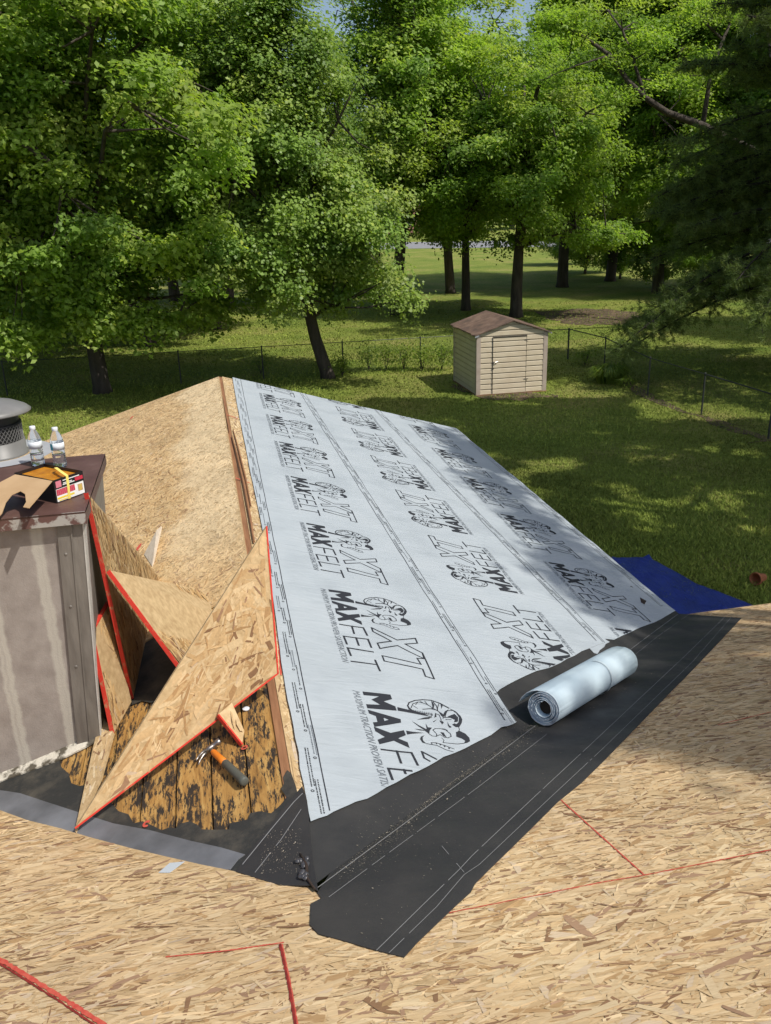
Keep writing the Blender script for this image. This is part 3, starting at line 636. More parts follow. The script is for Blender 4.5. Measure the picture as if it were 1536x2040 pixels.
def clip_ok(poly, x, y): return inside(np.array([x]), np.array([y]), poly)[0]
def course(name, edge, marks, off, label, lines, rot=False, seed=0):
    """edge: closed polygon (x,y) on the roof; marks: positions of the print"""
    e = np.array(edge); n = nR
    # felt sheet: fine grid clipped by polygon through triangulated bmesh cut
    bm = bmesh.new(); vs = [bm.verts.new((x, y, 0)) for x, y in edge]; f = bm.faces.new(vs)
    x0, y0 = e.min(0); x1, y1 = e.max(0)
    def bis(co, no):
        bmesh.ops.bisect_plane(bm, geom=bm.verts[:]+bm.edges[:]+bm.faces[:], plane_co=co, plane_no=no, dist=1e-6)
    for y in np.arange(y0+.09, y1, .09): bis((0, y, 0), (0, 1, 0))
    for x in np.arange(x0+.09, x1, .09): bis((x, 0, 0), (1, 0, 0))
    m = MB(); idx = {v: i for i, v in enumerate(bm.verts)}
    for v in bm.verts: v.index = idx[v]
    xy = np.array([v.co[:2] for v in bm.verts])
    top_ = [cpoint(x, y, off) for x, y in xy]; lo_ = [p-n*.0012 for p in top_]
    fs = [tuple(v.index for v in f.verts) for f in bm.faces]
    ff = []
    for q in fs:
        a, b, c = [np.array(top_[i]) for i in q[:3]]
        pl = np.array([xy[i] for i in q]); ar = np.sum(pl[:, 0]*np.roll(pl[:, 1], -1)-np.roll(pl[:, 0], -1)*pl[:, 1]); ff.append(q if ar > 0 else q[::-1])
    m.add(top_, ff); be = [(a.verts[0].index, a.verts[1].index) for a in bm.edges if len(a.link_faces) == 1]; bm.free()
    for a, b in be: m.add([top_[a], top_[b], lo_[b], lo_[a]], [(0, 1, 2, 3)])
    # printing
    def put(pts): return [cpoint(x, y, off+.0016) for x, y in pts]
    def inb(pts): return all(clip_ok(e, x, y) for x, y in pts)
    def fill(poly, mi=1):
        b2 = bmesh.new(); vv = [b2.verts.new((x, y, 0)) for x, y in poly]
        try: b2.faces.new(vv)
        except ValueError: b2.free(); return
        bmesh.ops.triangulate(b2, faces=b2.faces[:])
        if not any(clip_ok(e, x, y) for x, y in poly): b2.free(); return
        part = not inb(poly)
        for mxl in ((.06, .03, .02, .012) if part else (.06,)):
            ed = [q for q in b2.edges if q.calc_length() > mxl]
            if ed: bmesh.ops.subdivide_edges(b2, edges=ed, cuts=1 if part else 2); bmesh.ops.triangulate(b2, faces=b2.faces[:])
        for k_, fc in enumerate(b2.faces):
            P = [(v.co.x, v.co.y) for v in fc.verts]
            if inb(P):
                if np.cross(np.subtract(P[1], P[0]), np.subtract(P[2], P[0])) < 0: P = P[::-1]
                m.add(put(P), [tuple(range(len(P)))], mi)
        b2.free()
    def stroke(pts, t, mi=1):
        if len(pts) > 2 and not any(clip_ok(e, x, y) for x, y in pts): return
        for (ax, ay), (bx, by) in zip(pts[:-1], pts[1:]):
            L_ = math.hypot(bx-ax, by-ay); k = max(1, int(L_/.014)); dx, dy = (bx-ax)/max(L_, 1e-9), (by-ay)/max(L_, 1e-9); ex = t*.45
            for i in range(k):
                s0 = L_*i/k-(ex if i == 0 else 0); s1 = L_*(i+1)/k+(ex if i == k-1 else 0)
                P = [(ax+dx*s0-dy*t/2, ay+dy*s0+dx*t/2), (ax+dx*s0+dy*t/2, ay+dy*s0-dx*t/2), (ax+dx*s1+dy*t/2, ay+dy*s1-dx*t/2), (ax+dx*s1-dy*t/2, ay+dy*s1+dx*t/2)]
                if inb(P): m.add(put(P), [(0, 1, 2, 3)], mi)
    for (ox, oy) in marks:
        tr = (lambda p: (ox-p[0], oy-p[1])) if rot else (lambda p: (ox+p[0], oy+p[1]))
        for q in FILL: fill([tr(p) for p in q])
        for q, t in STRK: stroke([tr(p) for p in q], t)
        TV = [tr(p) for p in TAG]
        for q in TAG_F:
            P = [TV[i] for i in q]
            if inb(P): m.add(put(P), [tuple(range(len(P)))], 2)
    rr = random.Random(seed)
    for (la, lb, wd) in lines['solid']: stroke([la, lb], wd)
    for (la, lb, side) in lines['text']:       # narrow band of instructions too small to read, with lap dots
        la, lb = np.array(la), np.array(lb); Ld = np.linalg.norm(lb-la); d = (lb-la)/Ld; pn = np.array([-d[1], d[0]])
        s_ = .05; k = 0
        while s_ < Ld-.1:
            row = (k % 3-1)*.017; ln = rr.uniform(.14, .26); k += 1
            for rw in range(rr.choice((1, 2, 2))):
                q = s_
                while q < s_+ln:
                    g_ = rr.uniform(.004, .009); b_ = la+d*q+pn*(row+rw*.011); h_ = .0026
                    P = [b_-pn*h_, b_+d*g_-pn*h_, b_+d*g_+pn*h_*rr.uniform(.2, 1), b_+pn*h_]
                    P = [tuple(z) for z in P]
                    ar = np.cross(np.subtract(P[1], P[0]), np.subtract(P[2], P[0]))
                    if ar < 0: P = P[::-1]
                    if inb(P): m.add(put(P), [(0, 1, 2, 3)], 1 if k % 4 else 2)
                    q += g_+rr.uniform(.002, .005)
            c = la+d*(s_+ln+.03)+pn*row
            ring = [tuple(c+.006*np.array([math.cos(a_), math.sin(a_)])) for a_ in np.linspace(0, 2*math.pi, 9)]
            stroke(ring, .003); s_ += ln*.62+.05
    o = m.build(name, [M_felt, M_ink, M_ink2]); props(o, label, 'roofing underlayment', 'printed underlayment courses'); return o
E_ = {k: px2(v) for k, v in dict(a=(461, 749), b=(609, 788), c=(760, 824), d=(912, 857), e=(1342, 1220)).items()}
def c3(x, y): return px2((580+x/2.954, 1280+y/2.954))
def c9(x, y): return px2((940+x/2.577, 1180+y/2.577))
def rag(P, k=3, a=.006, seed=1):
    rr = random.Random(seed); out = []
    for p, q in zip(P[:-1], P[1:]):
        for i in range(k): t = i/k; out.append((p[0]+(q[0]-p[0])*t+rr.gauss(0, a), p[1]+(q[1]-p[1])*t+rr.gauss(0, a)))
    return out+[P[-1]]
b1 = [c3(110, 1070), c3(245, 1010), c3(380, 955), c3(560, 870), c3(700, 800), c3(850, 720), c3(1010, 635), c3(1240, 520), c3(1322, 483)]
b2 = [c9(100, 560), c9(135, 505), c9(270, 440), c9(450, 370), c9(560, 310), c9(682, 264)]
b3 = [c9(640, 320), c9(690, 270), c9(820, 205), c9(930, 160), c9(1042, 100)]
OV = .03
lapA = (E_['b'][0], YF+OV), b1[-1]; lapB = (E_['c'][0]+.0, YF+OV), b2[-1]
left1 = [(.155, YF+OV), px2((484, 870)), px2((503, 965)), px2((528, 1090)), px2((549, 1240)), px2((563, 1356)), px2((582, 1450)), px2((603, 1566)), b1[0]]
edge1 = rag(left1, 4, .0022, 1)+rag(b1, 3, .003, 2)[1:]+rag([b1[-1], lapA[0]], 40, .0015, 3)[1:]
edge2 = [(lapA[0][0]-.12, YF+OV), (b2[0][0]-.02, b2[0][1])]+rag(b2, 3, .003, 4)+rag([b2[-1], lapB[0]], 40, .0015, 5)[1:]
edge3 = [(lapB[0][0]-.12, YF+OV), (b3[0][0]-.02, b3[0][1])]+rag(b3, 3, .003, 6)+[(XE+.025, b3[-1][1]+.04)]+rag([(XE+.02, 5), (XE+.012, YF+OV)], 10, .004, 7)
def off(p, dx): return (p[0]+dx, p[1])
mk1 = [(mx6+(my6+k*PER-1.6)*.009, my6+k*PER) for k in range(-1, 14)]
q2 = px2((940+500/2.577, 1180+330/2.577)); q2 = px2((1138, 1318)); m2 = px2((1024, 1186))     # course 2: start corner of the M, read the other way
m2a = px2((525.+1500/2.954-8, 1000+547/2.954))
cM = px2((520+1511/2.954, 1000+549/2.954))                 # right end of an M of course 2
# its first stem's far corner in mark coordinates
mc = FILL[0][1]; mk2 = []
base2 = (cM[0]+FILL[0][0][0], cM[1]+FILL[0][0][1])
mk2 = [(base2[0]+(.0), base2[1]+k*PER) for k in range(-4, 12)]
cM3 = px2((860+573/2.477, 840+697/2.477)); mk3 = [(cM3[0], cM3[1]+k*PER) for k in range(-4, 9)]
ln1 = dict(solid=[(off(left1[0], .105), off(b1[0], .078), .0045), (off(lapA[0], -.075), off(lapA[1], -.062), .0045), (off(lapA[0], -.006), off(lapA[1], -.004), .003)],
           text=[(off(left1[0], .055), off(b1[0], .045), 1), (off(lapA[0], -.040), off(lapA[1], -.033), 1)])
ln2 = dict(solid=[(off(lapB[0], -.075), off(lapB[1], -.065), .0045), (off(lapB[0], -.006), off(lapB[1], -.004), .003)], text=[(off(lapB[0], -.040), off(lapB[1], -.035), 1)])
ln3 = dict(solid=[((XE-.07, YF), (XE-.07, 3.3), .004)], text=[((XE-.035, YF), (XE-.035, 3.3), 1)])
uc3 = course('underlayment_course', edge3, mk3, .0085, 'lowest course of grey printed underlayment, along the eave and half in tree shade', ln3, seed=3)
course('underlayment_course', edge2, mk2, .0115, 'middle course of grey printed underlayment, its lettering upside down to the others', ln2, rot=True, seed=2)
course('underlayment_course', edge1, mk1, .0145, 'top course of grey printed underlayment, beside the bare ridge', ln1, seed=1)

m = MB(); m.prism([at(x, y, 'R', .0118) for x, y in [(1275, 1190), (1288, 1197), (1284, 1204), (1277, 1200)]], nR, .0006); m.build('tear', M_gapdark, uc3)
# ------------------------------------------------------------------ felt roll
pA = at(1098, 1450, 'M', .008); pB = at(1256, 1350, 'M', .008)
rr_ = .087; ax = (pB-pA); LR = np.linalg.norm(ax); ax /= LR
# axis centre: a radius above the membrane
nrm = nM*.75+nR*.25; nrm /= np.linalg.norm(nrm); sd = np.cross(ax, nrm); sd /= np.linalg.norm(sd); nrm = np.cross(sd, ax)
if nrm[2] < 0: nrm = -nrm
if sd@CR > 0: sd = -sd      # sd: away to the left/up in view
cA = pA+nrm*(rr_+.0)+sd*.045; print('roll len', LR)
m = MB(); seg = 420; turns = 6.0; pts = []
for i in range(seg+1):
    t = i/seg; a_ = -math.pi*2*turns*t+1.45; r_ = .036+(rr_-.036)*t**.85+.0022*math.sin(1.37*a_)*math.sin(3.1*t)
    pts.append((r_, a_))
tail = [(rr_+.006, pts[-1][1]-.3), (rr_+.014, pts[-1][1]-.6), (rr_+.026, pts[-1][1]-.9), (rr_+.040, pts[-1][1]-1.2), (rr_+.050, pts[-1][1]-1.4)]
def rp(r_, a_, s_): return cA+ax*s_+(sd*math.cos(a_)+nrm*math.sin(a_))*r_
rg = np.random.default_rng(5); allp = pts+tail; k = len(allp); nl = 5
for j in range(nl):
    for (r_, a_) in allp:
        tt = (r_-.035)/(rr_-.035)
        m.v.append(tuple(rp(r_, a_, LR*j/(nl-1)+(rg.normal(0, .0012) if j in (0, nl-1) else 0)-(.006*(1-tt) if j == 0 else 0))))
for j in range(nl-1):
    for i in range(k-1):
        m.f.append((j*k+i, j*k+i+1, (j+1)*k+i+1, (j+1)*k+i)); m.m.append(0)
roll = m.build('underlayment_roll', [M_rollblue], None, True)
md = roll.modifiers.new('thick', 'SOLIDIFY'); md.thickness = .0022; md.offset = 0; md.material_offset_rim = 1; roll.data.materials.append(M_rollend)
props(roll, 'pale blue roll of underlayment lying on the black membrane, its spiral end open', 'roll')
m = MB(); m.tube([cA+ax*.03, cA+ax*(LR-.03)], .0335, 24); m.build('hollow_shade_plug', M_gapdark, roll)  # black plug standing in for the darkness of the hollow centre
m = MB(); sN = LR*.615
ring = [rp(rr_+.0045, a_, sN+.006*math.sin(a_)) for a_ in np.linspace(0, 2*math.pi, 64)]
ring2 = [rp(rr_+.0045, a_, sN+.020+.006*math.sin(a_)) for a_ in np.linspace(0, 2*math.pi, 64)]
m.add(ring+ring2, [(i, i+1, 65+i, 64+i) for i in range(63)])
m.build('wrap_band', mat('pale_tape', (.58, .68, .72), .4), roll, True)

# ------------------------------------------------------------------ cut boards leaning on the planks
def board(pts, label, grain, red=(), seed=1, th=.015, spread=.45, cat='board', size=1., bright=1.0):
    P = [np.array(p, float) for p in pts]; n = np.zeros(3); k = len(P)
    for i in range(k): n += np.cross(P[i]-P[0], P[(i+1) % k]-P[0])
    n /= np.linalg.norm(n)
    if n@(CPOS-P[0]) < 0: n = -n
    c = sum(P)/k; m = MB(); m.prism([p-c for p in P], n, th)
    o = m.build('cut_board', M_osb); o.location = c; props(o, label, cat, 'strand board offcuts by the chimney')
    st = strands('strand_surface', P, n, grain, 3.2, seed, None, spread, size, lift=.0003, bright=bright)
    st.parent = o; st.matrix_parent_inverse = wm(o).inverted()
    # boards seen from below carry strands too
    m = MB()
    for i in red:
        a, b = P[i], P[(i+1) % k]; d = (b-a)/np.linalg.norm(b-a); out = np.cross(d, n)
        if out@(a-c) < 0: out = -out
        q = [a+out*.0008+n*.0024, b+out*.0008+n*.0024, b+out*.0008-n*(th+.001), a+out*.0008-n*(th+.001)]
        m.prism(q, out, .0006)
        ins = [a+n*.0026, b+n*.0026, b-out*.007+n*.0026, a-out*.007+n*.0026]; m.prism(ins, n, .0004)
    if red: m.build('red_painted_edge', M_red, o)
    return o, n
def rz(px, py, z): return at(px, py, 'Z%f' % z)
# big triangular sheet
C1 = at(150, 1651, 'L', .03); B1 = rz(555, 1342, .10); A1 = rz(532, 1048, .74)
D1 = C1+(A1-C1)*.16
board([A1, B1, C1], 'large triangular strand board with red edges propped over the old planks, nearest of the offcuts', B1-C1+(A1-B1)*.8, red=(0, 1), seed=21, spread=.6, size=1.15, bright=np.array([.84, .78, .72]))
# tall board against the chimney
T2 = at(174, 982, 'Y%f' % (YC+.13)); b2_ = at(265, 1392, 'L', -.01); c2_ = at(318, 1150, 'L', .006)
board([T2, b2_, c2_], 'tall brown strand board leaning against the chimney corner', T2-b2_, red=(0,), seed=22, spread=.3, bright=np.array([.82, .74, .62]))
# board resting on the tall one
T3 = T2*.60+b2_*.40; t3n = np.cross(b2_-T2, c2_-T2); t3n /= np.linalg.norm(t3n)
if t3n@(CPOS-T2) < 0: t3n = -t3n
T3 = ray(217, 1136, (T3-CPOS)@fw-.03)
F3 = at(412, 1178, 'L', .006); G3 = at(424, 1222, 'L', .006); H3 = at(405, 1392, 'L', .0)
board([T3, H3, G3, F3], 'brown board with a red front edge wedged between the tall and the large one', H3-T3, red=(0,), seed=23, spread=.3, bright=np.array([.92, .82, .68]))
# small one at the foot of the chimney
k1 = at(226, 1462, 'L', -.005); k2 = at(262, 1398, 'L', -.005); k3 = ray(217, 1198, (k2-CPOS)@fw-.06); k4 = ray(184, 1258, (k1-CPOS)@fw-.08)
board([k1, k2, k3, k4], 'narrow upright strand board with a red left edge at the foot of the chimney', k3-k2, red=(2, 3), seed=24, spread=.3, bright=np.array([.9, .82, .7]))
q5 = [at(x, y, 'L', .012) for x, y in [(202, 1424), (226, 1458), (201, 1548), (149, 1655), (186, 1486)]]
board(q5, 'flat purplish strand board sliver under the tip of the large triangle', q5[0]-q5[3], seed=25, spread=.3, bright=.95)
q6a = at(482, 1484, 'L', -.006); q6b = at(462, 1400, 'L', .10); q6c = at(434, 1424, 'L', .10); q6d = at(487, 1456, 'L', -.004)
board([q6a, q6d, q6b, q6c], 'small strand board prop with a red edge, half hidden under the large triangle', q6b-q6a, red=(3,), seed=26)
# pale shim on the left slope
m = MB(); s4 = [at(303, 1128, 'L', .006), at(287, 1104, 'L', .008), at(312, 1056, 'L', .07), at(321, 1048, 'L', .07)]
n4 = np.cross(s4[1]-s4[0], s4[3]-s4[0]); n4 /= np.linalg.norm(n4); m.prism(s4, n4 if n4@(CPOS-s4[0]) > 0 else -n4, .012)
props(m.build('wood_shim', M_palewood), 'pale tapered wood scrap standing on the bare left slope behind the offcuts', 'wood scrap')
m = MB(); sc_ = [at(x, y, 'M', .006) for x, y in [(316, 1738), (338, 1719), (368, 1716), (352, 1728), (338, 1738)]]; m.prism(sc_, nM, .0015)
props(m.build('metal_scrap', M_scrap), 'small pale blue-grey metal scrap on the near strand board by the left valley', 'scrap')

# ------------------------------------------------------------------ hammer
hm = empty('hammer', at(455, 1520, 'L', -.012), 'claw hammer with an orange and grey handle on the old planks', 'hammer')
hh = at(424, 1497, 'L', .012); ht = at(488, 1558, 'L', .012); d = (ht-hh); Lh = np.linalg.norm(d); d /= Lh
ps = lambda t: hh+d*Lh*t
m = MB(); m.tube([ps(-.06), ps(.02)], [.009, .009], 10); m.build('neck', M_grip, hm, True)
m = MB(); m.tube([ps(0), ps(.03), ps(.25), ps(.40)], [.011, .0135, .0145, .0155], 14); m.build('orange_handle', M_orange, hm, True)
m = MB(); m.tube([ps(.40), ps(.41), ps(.70), ps(.93), ps(.99), ps(1.0)], [.0160, .0175, .0175, .019, .019, .013], 14); m.build('grip', M_grip, hm, True)
hd = np.cross(d, nL); hd /= np.linalg.norm(hd)
if hd@CR < 0: hd = -hd
c0 = ps(-.09)+nL*.004; hd = hd*.93+nL*.05-d*.0; hd /= np.linalg.norm(hd)
m = MB(); m.tube([c0+hd*.052, c0+hd*.050, c0+hd*.034, c0+hd*.030, c0+hd*.012, c0, c0-hd*.020], [.0125, .0145, .0145, .010, .011, .0125, .010], 14, 0)
for sg in (-1, 1):
    m.tube([c0-hd*.015+nL*.004*sg, c0-hd*.04+nL*.007*sg+d*.004, c0-hd*.062+nL*.010*sg+d*.016, c0-hd*.078+nL*.012*sg+d*.032], [.008, .0065, .005, .002], 8, 0)
m.lathe([(.0001, .0005), (.0135, 0)], c0+hd*.0525, 14, 1, Vector(hd).to_track_quat('Z', 'X').to_matrix())
m.build('hammer_head', [M_steel, M_pale_steel], hm, True)

# ------------------------------------------------------------------ nail carton and bottles on the crown
ZC = ZT+.036
g = {}
f1 = rz(113, 1003, ZC); f2 = rz(171, 982, ZC)
fx = f2-f1; WB = np.linalg.norm(fx); fx /= WB; fy = np.array([-fx[1], fx[0], 0]); HB = .105; DB = .26
bx = empty('nail_carton', f1, 'open black nail carton with a red, white and yellow label on the chimney crown', 'carton')
def BX(a, b, c): return f1+fx*a+fy*b+np.array([0, 0, c])
def quadbox(m, a0, a1, b0, b1, z0, z1, mi=0):
    vs = [BX(a, b, z) for a in (a0, a1) for b in (b0, b1) for z in (z0, z1)]
    m.add(vs, [(0, 1, 3, 2), (4, 6, 7, 5), (0, 4, 5, 1), (2, 3, 7, 6), (0, 2, 6, 4), (1, 5, 7, 3)], mi)
m = MB(); quadbox(m, 0, WB, 0, .003, .001, HB); quadbox(m, 0, WB, DB-.003, DB, .001, HB); quadbox(m, 0, .003, .003, DB-.003, .001, HB); quadbox(m, WB-.003, WB, .003, DB-.003, .001, HB); quadbox(m, .003, WB-.003, .003, DB-.003, .001, .005)
m.build('carton_body', [M_boxblk], bx)
m = MB(); quadbox(m, .006, WB-.006, .006, DB-.006, .005, HB-.014); m.build('amber_plastic_wrap', M_amber, bx)
m = MB()   # label on the front face
def lab(m, a0, a1, z0, z1, mi, e=.0008): m.add([BX(a0*WB, -e, z0*HB), BX(a1*WB, -e, z0*HB), BX(a1*WB, -e, z1*HB), BX(a0*WB, -e, z1*HB)], [(0, 1, 2, 3)], mi)
lab(m, .04, .97, .04, .58, 0); lab(m, .05, .66, .30, .56, 1, .0014); lab(m, .05, .62, .14, .22, 2, .0014); lab(m, .10, .50, .06, .10, 2, .0014); lab(m, .06, .24, .64, .92, 3, .0014); lab(m, .70, .97, .68, .84, 1, .0014)
for i, (a0, a1, z) in enumerate([(.30, .86, .88), (.30, .60, .76), (.28, .68, .70)]): lab(m, a0, a1, z-.02, z+.02, 0, .0014)
for i in range(4):
    for j in range(9): lab(m, .08+.062*j, .08+.062*j+.04, .33+.055*i, .355+.055*i, 3, .002)
lab(m, .76, .92, .20, .50, 4, .0014)
for i in range(5): lab(m, .79, .89, .23+.05*i, .25+.05*i, 2, .002)
m.build('printed_label', [M_boxwht, M_boxred, M_boxyel, M_boxpink, M_card], bx)
# the big open flap of the lid, hanging out over the crown edge, with its cut-out
m = MB()
fa = BX(0, -.0, HB); fb = BX(0, DB, HB)
def FQ(px, py, z): return rz(px, py, z)
flp = [BX(-.001, .004, HB+.002), BX(-.001, DB, HB+.002)]
ztop = flp[0][2]
outer = [(30, 945), (-95, 1010), (-70, 1060), (-20, 1048), (4, 1022), (12, 1000), (24, 985), (40, 978), (50, 984), (52, 1000), (46, 1010), (58, 1012)]
fp = [(104, 958)]+outer
zz = lambda x: ztop+.004-.00045*max(0, 104-x)*0
P = []
h1, h2, h3 = at(104, 958, 'Z%f' % (ztop+.001)), at(30, 945, 'Z%f' % (ztop+.001)), at(4, 1022, 'Y%f' % (YC-.17))
nf = np.cross(h2-h1, h3-h1); nf /= np.linalg.norm(nf); nf = nf if nf[2] > 0 else -nf
for (x, y) in fp:
    dr_ = fw+CR*(x-768)/FPX-CU*(y-1020)/FPX; P.append(CPOS+dr_*((nf@h1-nf@CPOS)/(nf@dr_)))
m.prism(P, nf, .003)
m.build('cardboard_flap', M_card, bx)
m = MB()
a = BX(.30*WB, DB*.35, HB-.012); pts = [BX(WB*.42, -.003, HB*.02), BX(WB*.44, -.004, HB*.5), BX(WB*.46, -.002, HB+.002), BX(WB*.50, DB*.15, HB+.012), BX(WB*.66, DB*.42, HB+.016), BX(WB*.78, DB*.55, HB-.004)]
m.stroke(pts[:2]+[pts[2]], .013, -fy, 0); m.stroke(pts[2:], .014, (0, 0, 1), 0)
sd_ = m.build('yellow_strap', M_yrib, bx); sd_.modifiers.new('t', 'SOLIDIFY').thickness = .0015
def bottle(px, py, label, lvl, teal):
    c = rz(px, py, ZC); b = empty('water_bottle', c, label, 'water bottle', 'water bottles on the chimney crown')
    prof = [(.0001, .004), (.024, .001), (.031, .006), (.032, .020)]
    for i in range(6): z = .026+i*.0105; prof += [(.0325, z), (.0300, z+.005)]
    prof += [(.0325, .090), (.0325, .130), (.031, .140), (.024, .165), (.014, .183), (.0115, .188), (.0115, .196)]
    m = MB(); m.lathe(prof, c, 28); m.build('bottle_body', M_plastic, b, True)
    wp = [(.0001, .006), (.029, .008)]+[(min(r_, .0325)-.0022, z) for r_, z in prof if .02 <= z < lvl]+[(.029, lvl), (.0001, lvl)]
    m = MB(); m.lathe(wp, c, 28); m.build('water', M_water, b, True)
    m = MB(); m.lathe([(.0331, .092), (.0331, .128)], c, 28)
    lb = m.build('paper_label', M_label, b, True); lb.modifiers.new('t', 'SOLIDIFY').thickness = .0006
    if teal:
        m = MB(); pts = [(c[0]+.0337*math.cos(t), c[1]+.0337*math.sin(t)) for t in np.linspace(3.5, 4.15, 7)]
        m.add([(x, y, c[2]+.094) for x, y in pts]+[(x, y, c[2]+.126) for x, y in pts], [(i, i+1, 8+i, 7+i) for i in range(6)]); m.build('teal_print', M_teal, b)
    m = MB(); m.lathe([(.0135, .186), (.0145, .188), (.0145, .201), (.0135, .203), (.0001, .2035)], c, 24); m.build('bottle_cap', M_cap, b, True)
bottle(77, 927, 'clear water bottle nearer the metal vent cap, with a plain pale label', .062, False)
bottle(121, 930, 'clear water bottle farther from the vent cap, with a teal patch on its label', .066, True)

# ------------------------------------------------------------------ debris
rg = np.random.default_rng(9); V = []; F = []; Cc = []
def bits(n_, fn, size):
    for _ in range(n_):
        p, n = fn(); a = rg.uniform(0, 6.28); s_ = size*rg.lognormal(0, .5); t = np.cross(n, [math.cos(a), math.sin(a), .01]); t /= np.linalg.norm(t); b = np.cross(n, t); k = len(V)
        V.extend([p-t*s_-b*s_*.4, p+t*s_-b*s_*.35, p+t*s_*.8+b*s_*.4, p-t*s_*.7+b*s_*.4]); F.append((k, k+1, k+2, k+3)); Cc.append(np.array([.40, .35, .27])*rg.uniform(.4, 1.2))
def nearv():
    t = rg.beta(1.3, 2.2)*2.2+.1; o_ = abs(rg.normal(0, .05))*(.5+.5*math.sin(t*7))+abs(rg.normal(0, .012)); return np.array([t+o_*.4, t*VY-o_, 0])*[1, 1, 0]+[0, 0, -SM*(t*VY-o_)]+nM*.0095, nM
def onmem():
    t = rg.uniform(.1, 3.0); o_ = rg.uniform(0, .5); y = t*VY-o_; return np.array([t, y, -SM*y])+nM*.0095, nM
def onmemR():
    t = rg.uniform(.2, 2.6); o_ = rg.uniform(0, .14); return onR(t, t*VY+o_, .0085), nR
bits(3800, nearv, .0010); bits(520, onmem, .0012); bits(350, onmemR, .0011)
def onflap(): q = at(rg.uniform(520, 600), rg.uniform(1650, 1740), 'L', .001); return q, nL
bits(300, onflap, .0012)
M_dust = mat('sawdust', rough=.9); setc(M_dust, attr(M_dust))
sdst = mesh_np('sawdust', np.array(V), np.array(F), M_dust, None, np.array(Cc)); props(sdst, 'pale sawdust and splinters strewn over the black valley membrane', 'sawdust', kind='stuff')

# ------------------------------------------------------------------ ground
m = MB(); gs = 40; X = np.linspace(-420, 420, gs); Y = np.linspace(-60, 700, gs)
vs = [(x, y, GZ) for y in Y for x in X]; m.add(vs, [(j*gs+i, j*gs+i+1, (j+1)*gs+i+1, (j+1)*gs+i) for j in range(gs-1) for i in range(gs-1)])
props(m.build('lawn', M_grass), kind='structure')
m = MB(); a_, b_, c_, d_ = [at(x, y, 'G') for x, y in [(700, 497), (1300, 489), (1300, 476), (700, 484)]]
e1 = (b_-a_)/np.linalg.norm(b_-a_); mid = (a_+b_)/2; nn = np.array([-e1[1], e1[0], 0]); wr_ = abs((d_-a_)@nn)
print('road width', wr_, 'dist', a_[1])
m.prism([mid-e1*200, mid+e1*200, mid+e1*200+nn*min(wr_, 16), mid-e1*200+nn*min(wr_, 16)], (0, 0, 1), .05); 
rd = props(m.build('road', M_road), kind='structure'); rd.location.z = .03
def patch(name, pts, seed, matl, z=.012):
    rr = random.Random(seed); P = [at(x, y, 'G') for x, y in pts]; out = []
    k = len(P)
    for i in range(k):
        for j in range(5):
            t = j/5; q = P[i]+(P[(i+1) % k]-P[i])*t; out.append((q[0]+rr.gauss(0, .16), q[1]+rr.gauss(0, .30), GZ+z))
    m = MB(); m.prism(out, (0, 0, 1), .01); return props(m.build(name, matl), kind='structure')
patch('bare_earth', [(1060, 622), (1160, 614), (1260, 622), (1290, 640), (1200, 648), (1120, 645)], 1, M_dirt)
patch('earth_strip', [(1205, 748), (1290, 793), (1397, 832), (1530, 880), (1530, 868), (1400, 822), (1295, 783), (1215, 742)], 2, M_dirt)
patch('worn_earth', [(905, 770), (950, 795), (1100, 790), (1098, 782), (955, 786), (915, 762)], 3, M_dirt)
# grass blades over the near lawn
rg = np.random.default_rng(12); nb = 230000
pxs = rg.uniform(0, 1560, nb); pys = 600+600*rg.random(nb)**.8
dd = fw[None]+CR[None]*((pxs-768)/FPX)[:, None]-CU[None]*((pys-1020)/FPX)[:, None]; tt = (GZ-CPOS[2])/dd[:, 2]; gp = CPOS+dd*tt[:, None]
gp[:, :2] += rg.normal(0, .3, (nb, 2)); keep = ~((abs(gp[:, 0]) < XE) & (gp[:, 1] < YF)) & (gp[:, 1] < 48) & ~((gp[:, 0] > 7.5) & (gp[:, 0] < 9.8) & (gp[:, 1] > 21.7) & (gp[:, 1] < 24.4)); gp = gp[keep]; nb = len(gp)
an = rg.uniform(0, 6.28, nb); hgt_ = rg.uniform(.03, .075, nb); wd_ = rg.uniform(.006, .014, nb)*np.clip(gp[:, 1]/14, 1, 3); dx = np.stack([np.cos(an), np.sin(an), np.zeros(nb)], 1)
ln_ = rg.normal(0, .03, (nb, 3)); ln_[:, 2] = hgt_
V = np.stack([gp-dx*wd_[:, None], gp+dx*wd_[:, None], gp+ln_], 1).reshape(-1, 3)
nz = np.sin(gp[:, 0]*.9)+np.sin(gp[:, 1]*.7+1.3)+np.sin((gp[:, 0]+gp[:, 1])*2.1)*.6
cg_ = np.array([.20, .26, .045])*(1+.18*nz[:, None])*rg.uniform(.6, 1.4, (nb, 1))+np.array([.035, .018, .006])*rg.random((nb, 1))
gr = mesh_np('grass', V, np.arange(nb*3).reshape(nb, 3), M_blade, None, np.clip(cg_, .01, .4)); props(gr, 'short mown lawn grass in the back yard', 'grass', kind='stuff')

